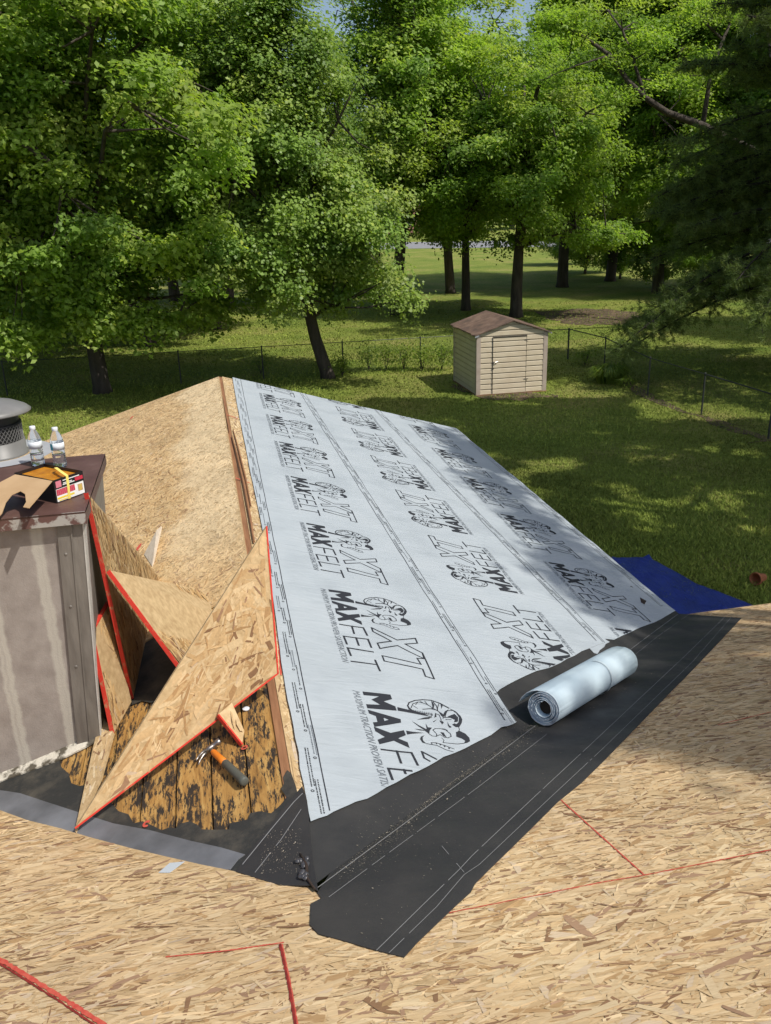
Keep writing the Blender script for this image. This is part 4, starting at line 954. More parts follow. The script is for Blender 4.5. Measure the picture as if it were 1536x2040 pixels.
# ------------------------------------------------------------------ shed
sA = at(949, 788, 'G'); sB = at(1087, 780, 'G')
shed = empty('garden_shed', (sA[0], sA[1], GZ), 'small cream metal shed with a rusty gabled roof on the back lawn', 'shed')
SW = sB[0]-sA[0]; SD = 2.35; SH = 1.78; SP = 2.12; x0, y0 = sA[0], sA[1]-.05
def siding(m, a, b, h0, top, n, rib=.155, mi=0, th=.03):
    """clapboard-like corrugation between ground points a,b, top(t) gives the wall height"""
    a, b = np.array(a, float), np.array(b, float); n = np.array(n, float); z = h0; Lw = np.linalg.norm(b-a)
    while z < 2.3:
        z1 = z+rib
        prof = [(z, .0), (z+.014, .028), (z1-.030, .020), (z1-.002, -.006)]
        for (za, oa), (zb, ob) in zip(prof[:-1], prof[1:]):
            segs = 24
            for i in range(segs):
                t0_, t1_ = i/segs, (i+1)/segs; tm = top((t0_+t1_)/2)
                if za >= tm: continue
                zb_ = min(zb, tm)
                p = a+(b-a)*t0_; q = a+(b-a)*t1_
                m.add([p+n*oa+[0, 0, za], q+n*oa+[0, 0, za], q+n*ob+[0, 0, zb_], p+n*ob+[0, 0, zb_]], [(0, 1, 2, 3)], mi)
        z = z1
m = MB(); fl_ = lambda t: SH; gb = lambda t: SH+(SP-SH)*(1-abs(2*t-1))
siding(m, (x0, y0, GZ), (x0+SW, y0, GZ), .02, gb, (0, -1, 0)); siding(m, (x0+SW, y0+SD, GZ), (x0, y0+SD, GZ), .02, gb, (0, 1, 0))
siding(m, (x0, y0+SD, GZ), (x0, y0, GZ), .02, fl_, (-1, 0, 0)); siding(m, (x0+SW, y0, GZ), (x0+SW, y0+SD, GZ), .02, fl_, (1, 0, 0))
m.build('wall', M_siding, shed)
m = MB()
for (cx_, cy_) in ((x0, y0), (x0+SW, y0), (x0, y0+SD), (x0+SW, y0+SD)): m.box((cx_+(.03 if cx_ == x0 else -.03), cy_+(.03 if cy_ == y0 else -.03), GZ+SH/2), (.13, .13, SH), 0); m.build('corner_post', M_shedtrim, shed, bevel=.004); m = MB()
m = MB(); oh = .12
for sg in (-1, 1):
    xm = x0+SW/2; xe = xm+sg*(SW/2+oh); sl_ = (SP-SH)/(SW/2); ze = GZ+SP+.04-sl_*(SW/2+oh)
    n_ = np.array([sg*sl_, 0, 1.]); n_ /= np.linalg.norm(n_); k = 12; rr = random.Random(3+sg)
    ed = [(xe+rr.uniform(-.02, .03), y0-.10+(SD+.22)*i/k, ze+rr.uniform(-.015, .006)) for i in range(k+1)]
    m.prism([(xm, y0-.10, GZ+SP+.04), *ed, (xm, y0+SD+.12, GZ+SP+.04)], n_, .02)
m.build('roof', M_rust, shed)
m = MB(); m.prism([(x0-.10, y0-.09, GZ+SH-.02), (x0+.02, y0-.09, GZ+SH+.03), (x0+.02, y0-.09, GZ+SH-.04), (x0-.10, y0-.09, GZ+SH-.07)], (0, -1, 0), .02); m.build('eave_trim', M_galv2, shed); m = MB(); m.prism([(x0+SW+.13, y0-.09, GZ+SH-.03), (x0+SW-.02, y0-.09, GZ+SH+.03), (x0+SW-.02, y0-.09, GZ+SH-.0), (x0+SW+.13, y0-.09, GZ+SH-.07)], (0, -1, 0), .02)
m.build('eave_trim', M_galv2, shed)
m = MB(); da, db = .22*SW+.0, .70*SW; dz0, dz1 = .05, SH-.10
siding(m, (x0+da, y0-.022, GZ), (x0+db, y0-.022, GZ), .02, lambda t: dz1, (0, -1, 0)); 
door = m.build('door', M_siding, shed)
m = MB()
for xx in (x0+da-.006, x0+db+.006): m.box((xx, y0-.040, GZ+(dz0+dz1)/2), (.012, .012, dz1-dz0))
m.box((x0+(da+db)/2, y0-.045, GZ+dz1+.012), (db-da+.03, .02, .030)); m.build('door_seam', M_dkline, door)
m = MB(); m.tube([(x0+da+.02, y0-.055, GZ+.96), (x0+da+.05, y0-.09, GZ+.97), (x0+da+.14, y0-.07, GZ+.99)], .012, 8); m.lathe([(.0001, .02), (.02, .015), (.03, 0)], (x0+da+.02, y0-.05, GZ+.96), 12, 0, Matrix.Rotation(math.pi/2, 3, 'X')); m.build('handle', M_steel, door); m = MB(); m.box((x0+da+.01, y0-.05, GZ+.80), (.05, .02, .03)); m.build('latch', M_steel, door)
m = MB()
for z in (1.58, .42): m.box((x0+db+.01, y0-.05, GZ+z), (.13, .012, .022)); m.build('hinge', M_steel, door); m = MB()
m = MB(); m.prism([(x0-.05, y0-.05, GZ+.02), (x0+SW+.05, y0-.05, GZ+.02), (x0+SW+.05, y0+SD+.05, GZ+.02), (x0-.05, y0+SD+.05, GZ+.02)], (0, 0, 1), .06); m.build('floor_frame', M_wood, shed)

# ------------------------------------------------------------------ chain link fence
fence = empty('chain_link_fence', tuple(at(1205, 735, 'G')), 'low chain link fence running behind the shed and down the right of the lawn', 'fence')
side = [at(x, y, 'G') for x, y in [(1640, 925), (1530, 876), (1397, 826), (1290, 787), (1203, 738), (1131, 716)]]
side[0] = side[1]+(side[1]-side[2]); cnr = side[-1]; back = [cnr+np.array([-2.7*i, .02*i, 0]) for i in range(1, 13)]
allp = side+back; FH = 1.08
for i, p in enumerate(allp):
    m = MB(); r_ = .032 if i in (5,) else .024; m.tube([p, p+[0, 0, FH]], r_, 8); m.lathe([(r_+.004, 0), (r_+.004, .02), (.0001, .04)], p+np.array([0, 0, FH]), 8)
    m.build('post', M_fence, fence)
m = MB()
for a, b in zip(allp[:-1], allp[1:]): m.tube([a+[0, 0, FH-.01], b+[0, 0, FH-.01]], .018 if b[0] > cnr[0]-.1 else .012, 6)
m.build('top_rail', M_fence, fence)
m = MB(); sp = .085
for a, b in zip(allp[:-1], allp[1:]):
    L_ = np.linalg.norm(b-a); d = (b-a)/L_; h_ = FH-.05
    for q in np.arange(-h_, L_, sp):
        for sg in (1, -1):
            s0, s1 = max(q, 0), min(q+h_, L_)
            if s1 <= s0: continue
            z0, z1 = s0-q+.03, s1-q+.03
            if sg < 0: z0, z1 = h_+.06-z0, h_+.06-z1
            P, Q = a+d*s0+[0, 0, z0], a+d*s1+[0, 0, z1]; nn_ = np.cross(d, [0, 0, 1]); m.stroke([P, Q], .0032 if b[0] > cnr[0]-.1 else .002, nn_)
m.build('wire_mesh', M_wire, fence)

# ------------------------------------------------------------------ tarp, clay pot
rg = np.random.default_rng(2)
tp = [at(x, y, 'G') for x, y in [(1222, 1118), (1292, 1116), (1385, 1168), (1500, 1214), (1560, 1300), (1250, 1300), (1150, 1180)]]
tx = np.array([p[0] for p in tp]); ty = np.array([p[1] for p in tp]); pol = [(a, b) for a, b in zip(tx, ty)]
bm = bmesh.new(); bm.faces.new([bm.verts.new((a, b, 0)) for a, b in pol])
for y in np.arange(ty.min(), ty.max(), .08): bmesh.ops.bisect_plane(bm, geom=bm.verts[:]+bm.edges[:]+bm.faces[:], plane_co=(0, y, 0), plane_no=(0, 1, 0))
for x in np.arange(tx.min(), tx.max(), .08): bmesh.ops.bisect_plane(bm, geom=bm.verts[:]+bm.edges[:]+bm.faces[:], plane_co=(x, 0, 0), plane_no=(1, 0, 0))
from mathutils import noise as mn
for v in bm.verts:
    x, y = v.co.x, v.co.y; q = mn.noise(Vector((x*1.3, y*1.3, 0))); r2 = abs(mn.noise(Vector((x*.8+y*.5+5, y*1.4-x*.7, 3))))
    fold = max(0, .04-r2)*1.6
    v.co.z = GZ+.06+.035*q+fold*.9+.010*mn.noise(Vector((x*6, y*6, 0)))
me = bpy.data.meshes.new('blue_tarp'); bm.to_mesh(me); bm.free(); me.materials.append(M_tarp); tarp = bpy.data.objects.new('blue_tarp', me); col.objects.link(tarp)
tarp.modifiers.new('t', 'SOLIDIFY').thickness = .004
for p in me.polygons: p.use_smooth = True
props(tarp, 'blue tarpaulin spread on the ground below the eave', 'tarpaulin')
pc = at(1520, 1160, 'G'); m = MB(); rt = Matrix.Rotation(R(78), 3, 'Y') @ Matrix.Rotation(0, 3, 'Z'); rt = Matrix.Rotation(R(35), 3, 'Z') @ rt
m.lathe([(.0001, .0), (.055, 0), (.080, .16), (.095, .16), (.098, .205), (.088, .205), (.074, .15), (.050, .01), (.0001, .01)], pc+np.array([0, 0, .085]), 28, 0, Matrix.Rotation(R(200), 3, 'Z') @ Matrix.Rotation(R(84), 3, 'Y'))
props(m.build('clay_pot', M_pot, None, True), 'terracotta pot tipped on its side on the shaded lawn at the right', 'flower pot')

# ------------------------------------------------------------------ trees
def leaf_quads(C, Nn, size, rng, aspect=.55):
    """C leaf centres, Nn normals"""
    n_ = len(C); Nn = Nn/np.linalg.norm(Nn, axis=1)[:, None]; t = rng.normal(0, 1, (n_, 3)); t -= Nn*(t*Nn).sum(1)[:, None]; t /= np.linalg.norm(t, axis=1)[:, None]; b = np.cross(Nn, t)
    s_ = (size*rng.uniform(.65, 1.35, n_))[:, None]
    V = np.stack([C-t*s_*.5, C+b*s_*aspect*.5+Nn*s_*.12+t*s_*.05, C+t*s_*.5-Nn*s_*.08, C-b*s_*aspect*.5+Nn*s_*.12+t*s_*.05], 1)
    return V.reshape(-1, 3)
LEAFPAL = np.array([(.225, .335, .062), (.258, .365, .066), (.295, .395, .075), (.195, .300, .064), (.325, .405, .085)])
def tree_parts(seed, H, clear, rx, leaf, nclump, per, lean=(0, 0), trunk_r=.2, flat=.55, rcl=(.5, 1.0), hang=.0, aspect=.6, topw=.55, extra=None, empt=0.):
    rng = np.random.default_rng(seed); m = MB(); Hc = H-clear
    tp = []
    for i in range(9):
        t = i/8; tp.append(np.array([lean[0]*min(t*1.6, 1)+.12*math.sin(3*t+seed), lean[1]*t+.12*math.cos(2.5*t+seed)-.12*math.cos(seed), H*.82*t]))
    tp[0] = np.array([0, 0, -.15]); rad = [trunk_r*(1.35 if i == 0 else 1.0)*(1-.85*(i/8)**1.1) for i in range(9)]
    tp.insert(1, np.array([tp[1][0]*.2, tp[1][1]*.2, .25])); rad.insert(1, trunk_r*1.05); m.tube(tp, rad, 12)
    # clump centres
    u = rng.normal(0, 1, (nclump, 3)); u /= np.linalg.norm(u, axis=1)[:, None]; r_ = rng.random(nclump)**(1/2.2)
    lob = 1+.22*np.sin(3*np.arctan2(u[:, 1], u[:, 0])+seed)+.16*np.sin(5*np.arctan2(u[:, 1], u[:, 0])+2*seed+4*u[:, 2])
    zc = clear+Hc*.48
    hw = rx*np.clip(1-(.5+.5*u[:, 2]*r_)*(1-topw), .3, 1.1)*lob
    C = np.stack([lean[0]+u[:, 0]*r_*hw, lean[1]+u[:, 1]*r_*hw, zc+u[:, 2]*r_*Hc*.52], 1)
    if extra is not None: C = np.concatenate([C, extra], 0)
    nclump = len(C)
    # limbs
    def trunk_at(z): t = np.clip(z/(H*.82), 0, 1); return np.array([np.interp(t, np.linspace(0, 1, len(tp)-1), [q[k] for q in ([tp[0]]+tp[2:])]) for k in range(3)])
    nl = 16; idx = rng.permutation(nclump)[:nl] if extra is None else np.concatenate([rng.permutation(nclump-len(extra))[:nl], np.arange(nclump-len(extra), nclump, max(1, len(extra)//3))])
    limbs = []
    for k in idx:
        e = C[k]; z0 = clear*.75+(e[2]-clear*.75)*rng.uniform(.15, .55); z0 = min(max(z0, clear*.6), H*.7); a = trunk_at(z0); mid = a*.5+e*.5+np.array([0, 0, .12*np.linalg.norm(e-a)])+rng.normal(0, .15, 3)
        rb = trunk_r*rng.uniform(.28, .5); pth = [a, a*.7+mid*.3+rng.normal(0, .05, 3), mid, mid*.5+e*.5+rng.normal(0, .12, 3), e]; m.tube(pth, [rb, rb*.85, rb*.6, rb*.4, rb*.15], 6); limbs += pth[1:]
    limbs = np.array(limbs)
    for k in range(nclump):
        if rng.random() < .75:
            e = C[k]; j = np.argmin(((limbs-e)**2).sum(1)+rng.random(len(limbs))*.5); a = limbs[j]
            md_ = (a+e)/2+rng.normal(0, .12, 3); m.tube([a, md_, e], [.035*trunk_r/.2, .022, .008], 4, 0, False)
    # leaves
    rc = rng.uniform(*rcl, nclump); cnt = (per*rc**2/np.mean(rc**2)).astype(int)
    ci = np.repeat(np.arange(nclump), cnt); n_ = len(ci); v = rng.normal(0, 1, (n_, 3)); v /= np.linalg.norm(v, axis=1)[:, None]
    rr = rng.random(n_)**(1/2.6)*rng.uniform(.75, 1.2, n_)
    lump = 1+.25*np.sin(v[:, 0]*5+ci)+.2*np.sin(v[:, 1]*6+ci*1.7+v[:, 2]*4)
    P = C[ci]+v*(rr*rc[ci]*lump)[:, None]*np.array([1, 1, flat]); P[:, 2] -= hang*rr*rc[ci]
    out = P-np.array([lean[0], lean[1], zc]); out /= np.linalg.norm(out, axis=1)[:, None]
    Nn = v*.22+out*.22+np.array([0, 0, .35])+SUN*.65+rng.normal(0, .40, (n_, 3))
    V = leaf_quads(P, Nn, leaf, rng, aspect)
    cc = LEAFPAL[rng.integers(0, len(LEAFPAL), nclump)]*rng.uniform(.85, 1.15, (nclump, 1)); col_ = cc[ci]*rng.uniform(.84, 1.2, (n_, 1)); yl = rng.random(n_) < .05; col_[yl] *= np.array([1.5, 1.3, 1.0])
    return m, V, np.arange(n_*4).reshape(n_, 4), col_
def tree(name, loc, label, cat, group, parts, lmat, rz_=0, sc_=(1, 1, 1)):
    o = empty(name, loc, label, cat, group, rz_)
    if isinstance(parts[0], bpy.types.Object):
        for p in parts: c = p.copy(); col.objects.link(c); c.parent = o; c.matrix_parent_inverse = Matrix(); c.scale = sc_
        if lmat: pass
        return o, parts
    m, V, F, cc = parts; t = m.build('trunk', M_bark, None, True); t.parent = o; t.scale = sc_
    c = mesh_np('crown', V, F, lmat, None, cc); c.parent = o; c.scale = sc_
    return o, (t, c)
G2 = 'trees around the back yard'
def gp2(px, py): return tuple(at(px, py, 'G'))
# middle pear tree, its trunk leaning left
c = gp2(655, 753)
er = np.random.default_rng(5); exp_ = np.stack([er.uniform(-3.3, 2.2, 60), er.uniform(-3.2, 1, 60), er.uniform(2.7, 5.6, 60)], 1)
P = tree_parts(11, 13.0, 2.3, 4.5, .11, 250, 480, (-1.3, .1), .21, .65, (.5, 1.05), .1, .85, .38, exp_)
tree('pear_tree', c, 'dense dark green tree with its pale trunk leaning left, beyond the ridge', 'tree', G2, P, M_leafB)
# big maple on the left, nearest
er = np.random.default_rng(77); exm = np.stack([er.uniform(-2.5, 4.8, 50), er.uniform(-3.6, .5, 50), er.uniform(2.3, 5.6, 50)], 1)
P = tree_parts(23, 15.5, 3.0, 5.3, .17, 230, 440, (.3, -1.0), .26, .55, (.55, 1.15), .25, .6, .9, exm)
c = gp2(205, 782)
_, mpl = tree('maple_tree', c, 'bright green maple at the left, its low branches hanging over the yard', 'tree', G2, P, M_leafA)
c = gp2(92, 742); tree('maple_tree', (c[0]-2.3, c[1]-2.5, c[2]), 'broad maple at the left edge of the photo, partly cut by the frame', 'tree', G2, mpl, None, 2.1, (1.05, 1.05, 1.05))
# spreading tree over the shed
ex = np.random.default_rng(1).normal(0, 1, (16, 3))*[.6, 1.0, .35]+[3.6, -1.0, 3.9]
PC = tree_parts(31, 12.4, 3.9, 5.4, .17, 220, 380, (0, 0), .30, .55, (.65, 1.25), .25, .6, .7, ex)
c = gp2(1028, 632); _, mc_ = tree('spreading_tree', c, 'dark trunked spreading tree directly behind the shed', 'tree', G2, PC, M_leafC)
PD = tree_parts(37, 18, 3.9, 4.6, .19, 230, 320, (.8, 0), .32, .62, (.65, 1.3), .2, .6, .36)
c = gp2(790, 627); _, md_ = tree('tall_tree', c, 'tall tree with the thickest grey trunk, left of the shed', 'tree', G2, PD, M_leafC)
PE = tree_parts(41, 20, 3.8, 5.2, .23, 210, 290, (-.4, .3), .30, .62, (.7, 1.4), .15, .6, .6)
c = gp2(898, 584); _, me_ = tree('tall_tree', c, 'slim grey trunked tree, the farthest back of those left of the shed', 'tree', G2, PE, M_leafD)
c = gp2(928, 618); tree('tall_tree', c, 'dark trunked tree rising just left of the shed roof', 'tree', G2, mc_, None, 2.0, (.8, .8, 1.05))
BACK = [(455, 612, md_, 1.05, .4, 'tree behind the gap between the maple and the pear tree'), (350, 600, me_, 1.1, 1.3, 'tall tree behind the left maple, nearer the pear tree'),
        (200, 590, md_, 1.15, 2.2, 'tall tree far behind the left maple'), (60, 600, me_, 1.1, 3.0, 'tall tree behind the maples at the left edge'),
        (535, 566, md_, .95, 4.0, 'tall tree standing right behind the pear tree'), 
        (1120, 572, md_, 1.1, 1.0, 'tall tree behind the spreading tree, to its right'), (1215, 560, me_, 1.12, 2.5, 'tall tree behind and left of the dark pine'),
        (1310, 585, md_, 1.0, 3.6, 'tall tree behind the dark pine'), (1430, 575, me_, 1.15, .8, 'tall tree behind the pine near the right edge'), (1560, 590, md_, 1.1, 5.5, 'tall tree beyond the right edge behind the pine'), (1390, 590, mc_, .6, 4.4, 'low bushy tree glimpsed under the pine'),
        (300, 690, mc_, .8, 1.1, 'shaded tree trunk seen between the two maples'), (20, 690, mc_, .9, 4.1, 'shaded tree by the left edge, behind the broad maple'), (430, 655, mc_, .85, 2.7, 'shaded low tree between the maple and the pear tree'), (-60, 640, mc_, 1.2, .2, 'tree beyond the left edge behind the maples')]
for px, py, src, s_, rz_, lb in BACK:
    c = gp2(px, py); tree('tall_tree', c, lb, 'tree', G2, src, None, rz_, (s_, s_, s_))
def limb_tree(label, base, trunk, limbs, clumps, rc, per, leaf, lmat, seed, tr=.2):
    rng = np.random.default_rng(seed); o = empty('tall_tree', base, label, 'tree', G2); b = np.array(base); m = MB()
    T = [b-[0, 0, .2]]+[ray(*q) for q in trunk]; k = len(T); m.tube([p-b for p in T], [tr*(1.2-.95*i/(k-1)) for i in range(k)], 10)
    nodes = []
    for pth, ra, rb in limbs:
        Q = [ray(*q)-b for q in pth]; k = len(Q); m.tube(Q, [ra+(rb-ra)*i/(k-1) for i in range(k)], 8)
        for i in range(k-1): nodes += [Q[i]*.5+Q[i+1]*.5, Q[i+1]]
    nodes = np.array(nodes); C = []
    for (x, y, d_, sp_, n_) in clumps:
        for _ in range(n_): C.append(ray(x+rng.normal(0, sp_), y+rng.normal(0, sp_*.7), d_+rng.normal(0, .9))-b)
    C = np.array(C)
    for e in C:
        a = nodes[np.argmin(((nodes-e)**2).sum(1))]; m.tube([a, (a+e)/2+rng.normal(0, .12, 3), e], [.03, .018, .006], 4, 0, False)
    n_ = len(C)*per; ci = np.repeat(np.arange(len(C)), per); v = rng.normal(0, .5, (n_, 3)); P = C[ci]+v*rc*[1, 1, .55]
    V = leaf_quads(P, np.array([0, 0, .35])+SUN*.65+rng.normal(0, .42, (n_, 3)), leaf, rng, .6); cc = (LEAFPAL[rng.integers(0, 5, len(C))]*rng.uniform(.85, 1.2, (len(C), 1)))[ci]*rng.uniform(.85, 1.2, (n_, 1))
    t = m.build('trunk', M_bark, None, True); t.parent = o; c = mesh_np('crown', V, np.arange(n_*4).reshape(n_, 4), lmat, None, cc); c.parent = o
g1 = gp2(752, 612); d1 = (np.array(g1)-CPOS)@fw
PB = tree_parts(51, 6.0, .45, 3.0, .16, 90, 300, (0, 0), .10, .6, (.5, 1.0), .1, .6, .7); bsh = None
for k, (px, py, s_, lb) in enumerate([(1165, 545, .9, 'low dense thicket tree on the dark bank, nearest the spreading tree'), (1235, 556, .85, 'low dense thicket tree in the middle of the dark bank'), (1320, 572, .95, 'low dense thicket tree on the dark bank at the pine'), (1415, 590, 1.0, 'low dense thicket tree under the pine boughs'), (560, 600, .8, 'low dense thicket tree behind the pear trunk'), (1120, 528, .8, 'low dense thicket tree farthest back on the dark bank')]):
    c = gp2(px, py)
    if bsh is None: _, bsh = tree('thicket_tree', c, lb, 'tree', G2, PB, M_leafB)
    else: tree('thicket_tree', c, lb, 'tree', G2, bsh, None, k*1.3, (s_, s_, s_))
limb_tree('thin tall tree with its bare upper trunk against the sky gap', g1, [(750, 480, d1), (744, 340, d1), (738, 210, d1), (722, 110, d1), (712, 40, d1), (690, -40, d1)],
    [([(738, 210, d1), (722, 110, d1), (712, 40, d1), (690, -40, d1)], .11, .05), ([(722, 110, d1), (745, 60, d1), (775, 0, d1), (790, -50, d1)], .08, .03), ([(730, 160, d1), (700, 130, d1), (668, 112, d1)], .05, .02), ([(744, 300, d1), (780, 240, d1), (830, 200, d1)], .07, .02), ([(712, 40, d1), (672, 20, d1)], .04, .015), ([(744, 340, d1), (700, 290, d1)], .05, .02)],
    [(668, 105, d1, 16, 3), (770, 20, d1, 22, 7), (830, 190, d1, 28, 9), (700, 270, d1, 22, 9), (690, -20, d1, 20, 5), (655, 75, d1, 10, 2), (745, 260, d1, 25, 8), (800, 300, d1, 25, 8), (745, 390, d1, 30, 10), (745, 90, d1, 14, 2)], .75, 210, .16, M_leafD, 61)
g2 = tuple(ray(1610, 560, 34)*[1, 1, 0]+[0, 0, GZ])
limb_tree('tree with one long dark limb arching left above the shed side of the pine', g2, [(1605, 480, 34), (1590, 380, 34), (1560, 300, 34), (1550, 200, 34), (1530, 60, 34)],
    [([(1590, 380, 34), (1500, 300, 33), (1400, 250, 32), (1330, 225, 31.5), (1285, 195, 31), (1250, 160, 31), (1215, 110, 31), (1165, 75, 31), (1120, 50, 31)], .17, .045), ([(1285, 195, 31), (1262, 120, 31), (1240, 60, 31), (1210, 20, 31)], .07, .025), ([(1400, 250, 32), (1415, 150, 32), (1440, 80, 32), (1470, 10, 32)], .10, .04), ([(1440, 80, 32), (1400, 40, 32), (1370, -10, 32)], .05, .02), ([(1215, 110, 31), (1150, 130, 31), (1100, 150, 31)], .04, .015)],
    [(1110, 60, 31, 22, 6), (1100, 150, 31, 18, 4), (1165, 40, 31, 26, 7), (1230, 30, 31, 26, 6), (1300, 90, 31, 28, 7), (1380, 10, 32, 28, 6), (1460, 30, 32, 28, 7), (1350, 150, 32, 22, 5), (1240, 190, 31, 18, 3), (1430, 130, 32, 25, 5), (1210, 95, 31, 20, 3)], .6, 190, .13, M_leafC, 62, .3)
# trees across the road
rr = random.Random(6)
places = ['far left', 'left', 'left of centre', 'behind the pink house', 'right of the pink house', 'centre', 'right of centre', 'above the shed', 'right', 'far right', 'farthest right']
for i, px in enumerate(range(-100, 1700, 80)):
    dist = rr.uniform(150, 200); b = ray(px, 440, dist); c = (b[0], b[1], GZ)
    tree('roadside_tree', c, 'distant tree across the road, a dim shape among the trunks', 'tree', 'distant trees across the road', (me_, md_, mc_)[i % 3], None, rr.uniform(0, 6), (1.6, 1.6, 1.2))
    o = bpy.context.scene.objects
for (x_, y_, s_, lb) in ((29, 24, 1.1, 'tall tree added for shade right of the pine, outside the picture'), (36, 38, 1.2, 'tall tree added for shade far right beyond the pine, outside the picture'), (24, 12, .9, 'tree added for shade beyond the fence on the right, outside the picture'), (-14, 17, 1.0, 'tree left of the wing, outside the picture')):  # the unseen trees on the right are added to shade the far lawn
    tree('tall_tree', (x_, y_, GZ), lb, 'tree', G2, md_, None, x_*.7, (s_, s_, s_))
# pine at the right
rng = np.random.default_rng(8); m = MB(); PH = 17; m.tube([(0, 0, -.1), (0, 0, 4), (.1, 0, 9), (0, .1, 14), (0, 0, PH)], [.32, .27, .2, .1, .02], 10)
Vn = []; Cn = []
zb = 3.4
while zb < PH-.8:
    nbch = 8 if zb < 10 else 7
    for k in range(nbch):
        a_ = rng.uniform(0, 6.28); Lb = (5.9*(1-(zb/PH)**1.3)+.5)*rng.uniform(.75, 1.1); el = rng.uniform(-.18, .18) if zb < 8 else .25
        z0 = zb+rng.uniform(-.3, .3); pth = []
        for i in range(7):
            t = i/6; r_ = Lb*t; pth.append(np.array([r_*math.cos(a_+.15*t), r_*math.sin(a_+.15*t), z0+r_*el-.055*r_*r_*(1 if zb < 8 else .4)]))
        m.tube(pth, [.06*(1-.85*i/6)+.006 for i in range(7)], 5, 0, False)
        for j in range(int(Lb*16)):
            t = rng.uniform(.22, 1)**.8; q = np.array([np.interp(t, np.linspace(0, 1, 7), [p[c_] for p in pth]) for c_ in range(3)]); tw = rng.normal(0, .5*(1.15-t*.6), 3)*[1, 1, .45]; e = q+tw-[0, 0, .10]
            m.tube([q, (q+e)/2+[0, 0, .04], e], [.010, .007, .004], 3, 0, False)
            for hq in (e, (q+e)/2):
                n_ = 28; dr = rng.normal(0, 1, (n_, 3))+tw/max(np.linalg.norm(tw), .1)*.9+[0, 0, .15]; dr /= np.linalg.norm(dr, axis=1)[:, None]; ln_ = rng.uniform(.12, .22, (n_, 1)); sdv = np.cross(dr, rng.normal(0, 1, (n_, 3))); sdv /= np.linalg.norm(sdv, axis=1)[:, None]
                base_ = hq+rng.normal(0, .035, (n_, 3)); Vn.append(np.stack([base_-sdv*.008, base_+sdv*.008, base_+dr*ln_], 1)); Cn.append(np.array([.22, .28, .10])*rng.uniform(.55, 1.3, (n_, 1))+np.array([.03, .012, 0])*(rng.random() < .2))
    zb += rng.uniform(.34, .5)
Vn = np.concatenate(Vn).reshape(-1, 3); Cn = np.concatenate(Cn)
pb = ray(1620, 600, 25.5); pine = empty('pine_tree', (pb[0], pb[1], GZ), 'dark drooping pine filling the right side behind the fence', 'tree', G2)
t_ = m.build('trunk', mat('dark_pine_bark', (.022, .018, .014), .95), None, True); t_.parent = pine; c_ = mesh_np('crown', Vn, np.arange(len(Vn)).reshape(-1, 3), M_needle, None, Cn); c_.parent = pine
print('pine needles', len(Vn)//3)

# shade trees to the right of the house, outside the picture: their crowns throw the shadows on lawn and roof
def canopy(targets, seed, per, leaf, rc0, h0, h1):
    rng = np.random.default_rng(seed); T = np.array(targets); h = rng.uniform(h0, h1, len(T)); C = T+SUN*(h/SUN[2])[:, None]
    rc = rng.uniform(rc0*.6, rc0*1.3, len(T)); cnt = (per*(rc/rc0)**2).astype(int); ci = np.repeat(np.arange(len(T)), cnt); n_ = len(ci); v = rng.normal(0, .45, (n_, 3)); P = C[ci]+v*rc[ci][:, None]*[1, 1, .5]
    V = leaf_quads(P, np.array([0, 0, 1.])+rng.normal(0, .5, (n_, 3)), leaf, rng, .6)
    return C, V, np.arange(n_*4).reshape(n_, 4), np.tile(LEAFPAL[1], (n_, 1))*rng.uniform(.7, 1.3, (n_, 1))
from mathutils import noise as mno
rng = np.random.default_rng(17); tg = []
LIT = [(1100, 925, 78, 18), (1290, 905, 80, 20), (1460, 893, 80, 20), (1080, 985, 75, 20), (1245, 1015, 105, 30), (1330, 1060, 80, 22), (1400, 1000, 75, 34), (1500, 1050, 70, 40), (1150, 1085, 62, 11), (955, 905, 45, 13), (1010, 955, 55, 17), (1190, 862, 55, 8), (1500, 985, 60, 18), (1060, 865, 40, 7), (880, 835, 40, 8), (1180, 965, 50, 10), (1320, 948, 60, 8), (1420, 930, 50, 8), (920, 860, 30, 7)]
while len(tg) < 2200:
    px, py = rng.uniform(740, 1660), 797+438*rng.random()**1.35
    if px > 1250 and py < 840: continue
    p = at(px, py, 'G')
    if any(((px-a)/c)**2+((py-b)/(d*1.15))**2 < 1.05 for a, b, c, d in LIT) and rng.random() < .97: continue
    if mno.noise(Vector((p[0]*.8, p[1]*.6, 3.7))) > .42: continue
    if rng.random() > (820+0)/max(py, 820)*1.0: pass
    tg.append(p)
tg = [p for p in tg]
A1_ = tg
B_ = []      # on the roofs
for px, py, s_, k in ((905, 872, .14, 5), (935, 905, .16, 5), (975, 960, .16, 5), (1015, 985, .14, 3), (1060, 1030, .16, 6), (1105, 1075, .16, 6), (1155, 1130, .18, 8), (1215, 1175, .16, 8), (1290, 1215, .14, 7), (1230, 1225, .08, 3), (1130, 1150, .08, 2), (965, 925, .1, 2)):
    for _ in range(k): p = at(px, py, 'R'); B_.append(p+rng.normal(0, s_, 3)*[.6, 1.4, 0])
for px, py, s_, k in ((1330, 1385, .10, 4), (1420, 1390, .14, 9), (1500, 1400, .15, 9), (1290, 1440, .06, 3), (1380, 1450, .08, 5), (1480, 1470, .10, 6), (1560, 1440, .15, 8), (1480, 1320, .12, 5), (1530, 1270, .12, 4), (1440, 1270, .10, 3), (1380, 1290, .08, 2), (1600, 1370, .2, 8), (1190, 1452, .05, 1), (1100, 1440, .0, 0)):
    for _ in range(k): p = at(px, py, 'M'); B_.append(p+rng.normal(0, s_, 3)*[1.2, .6, 0])
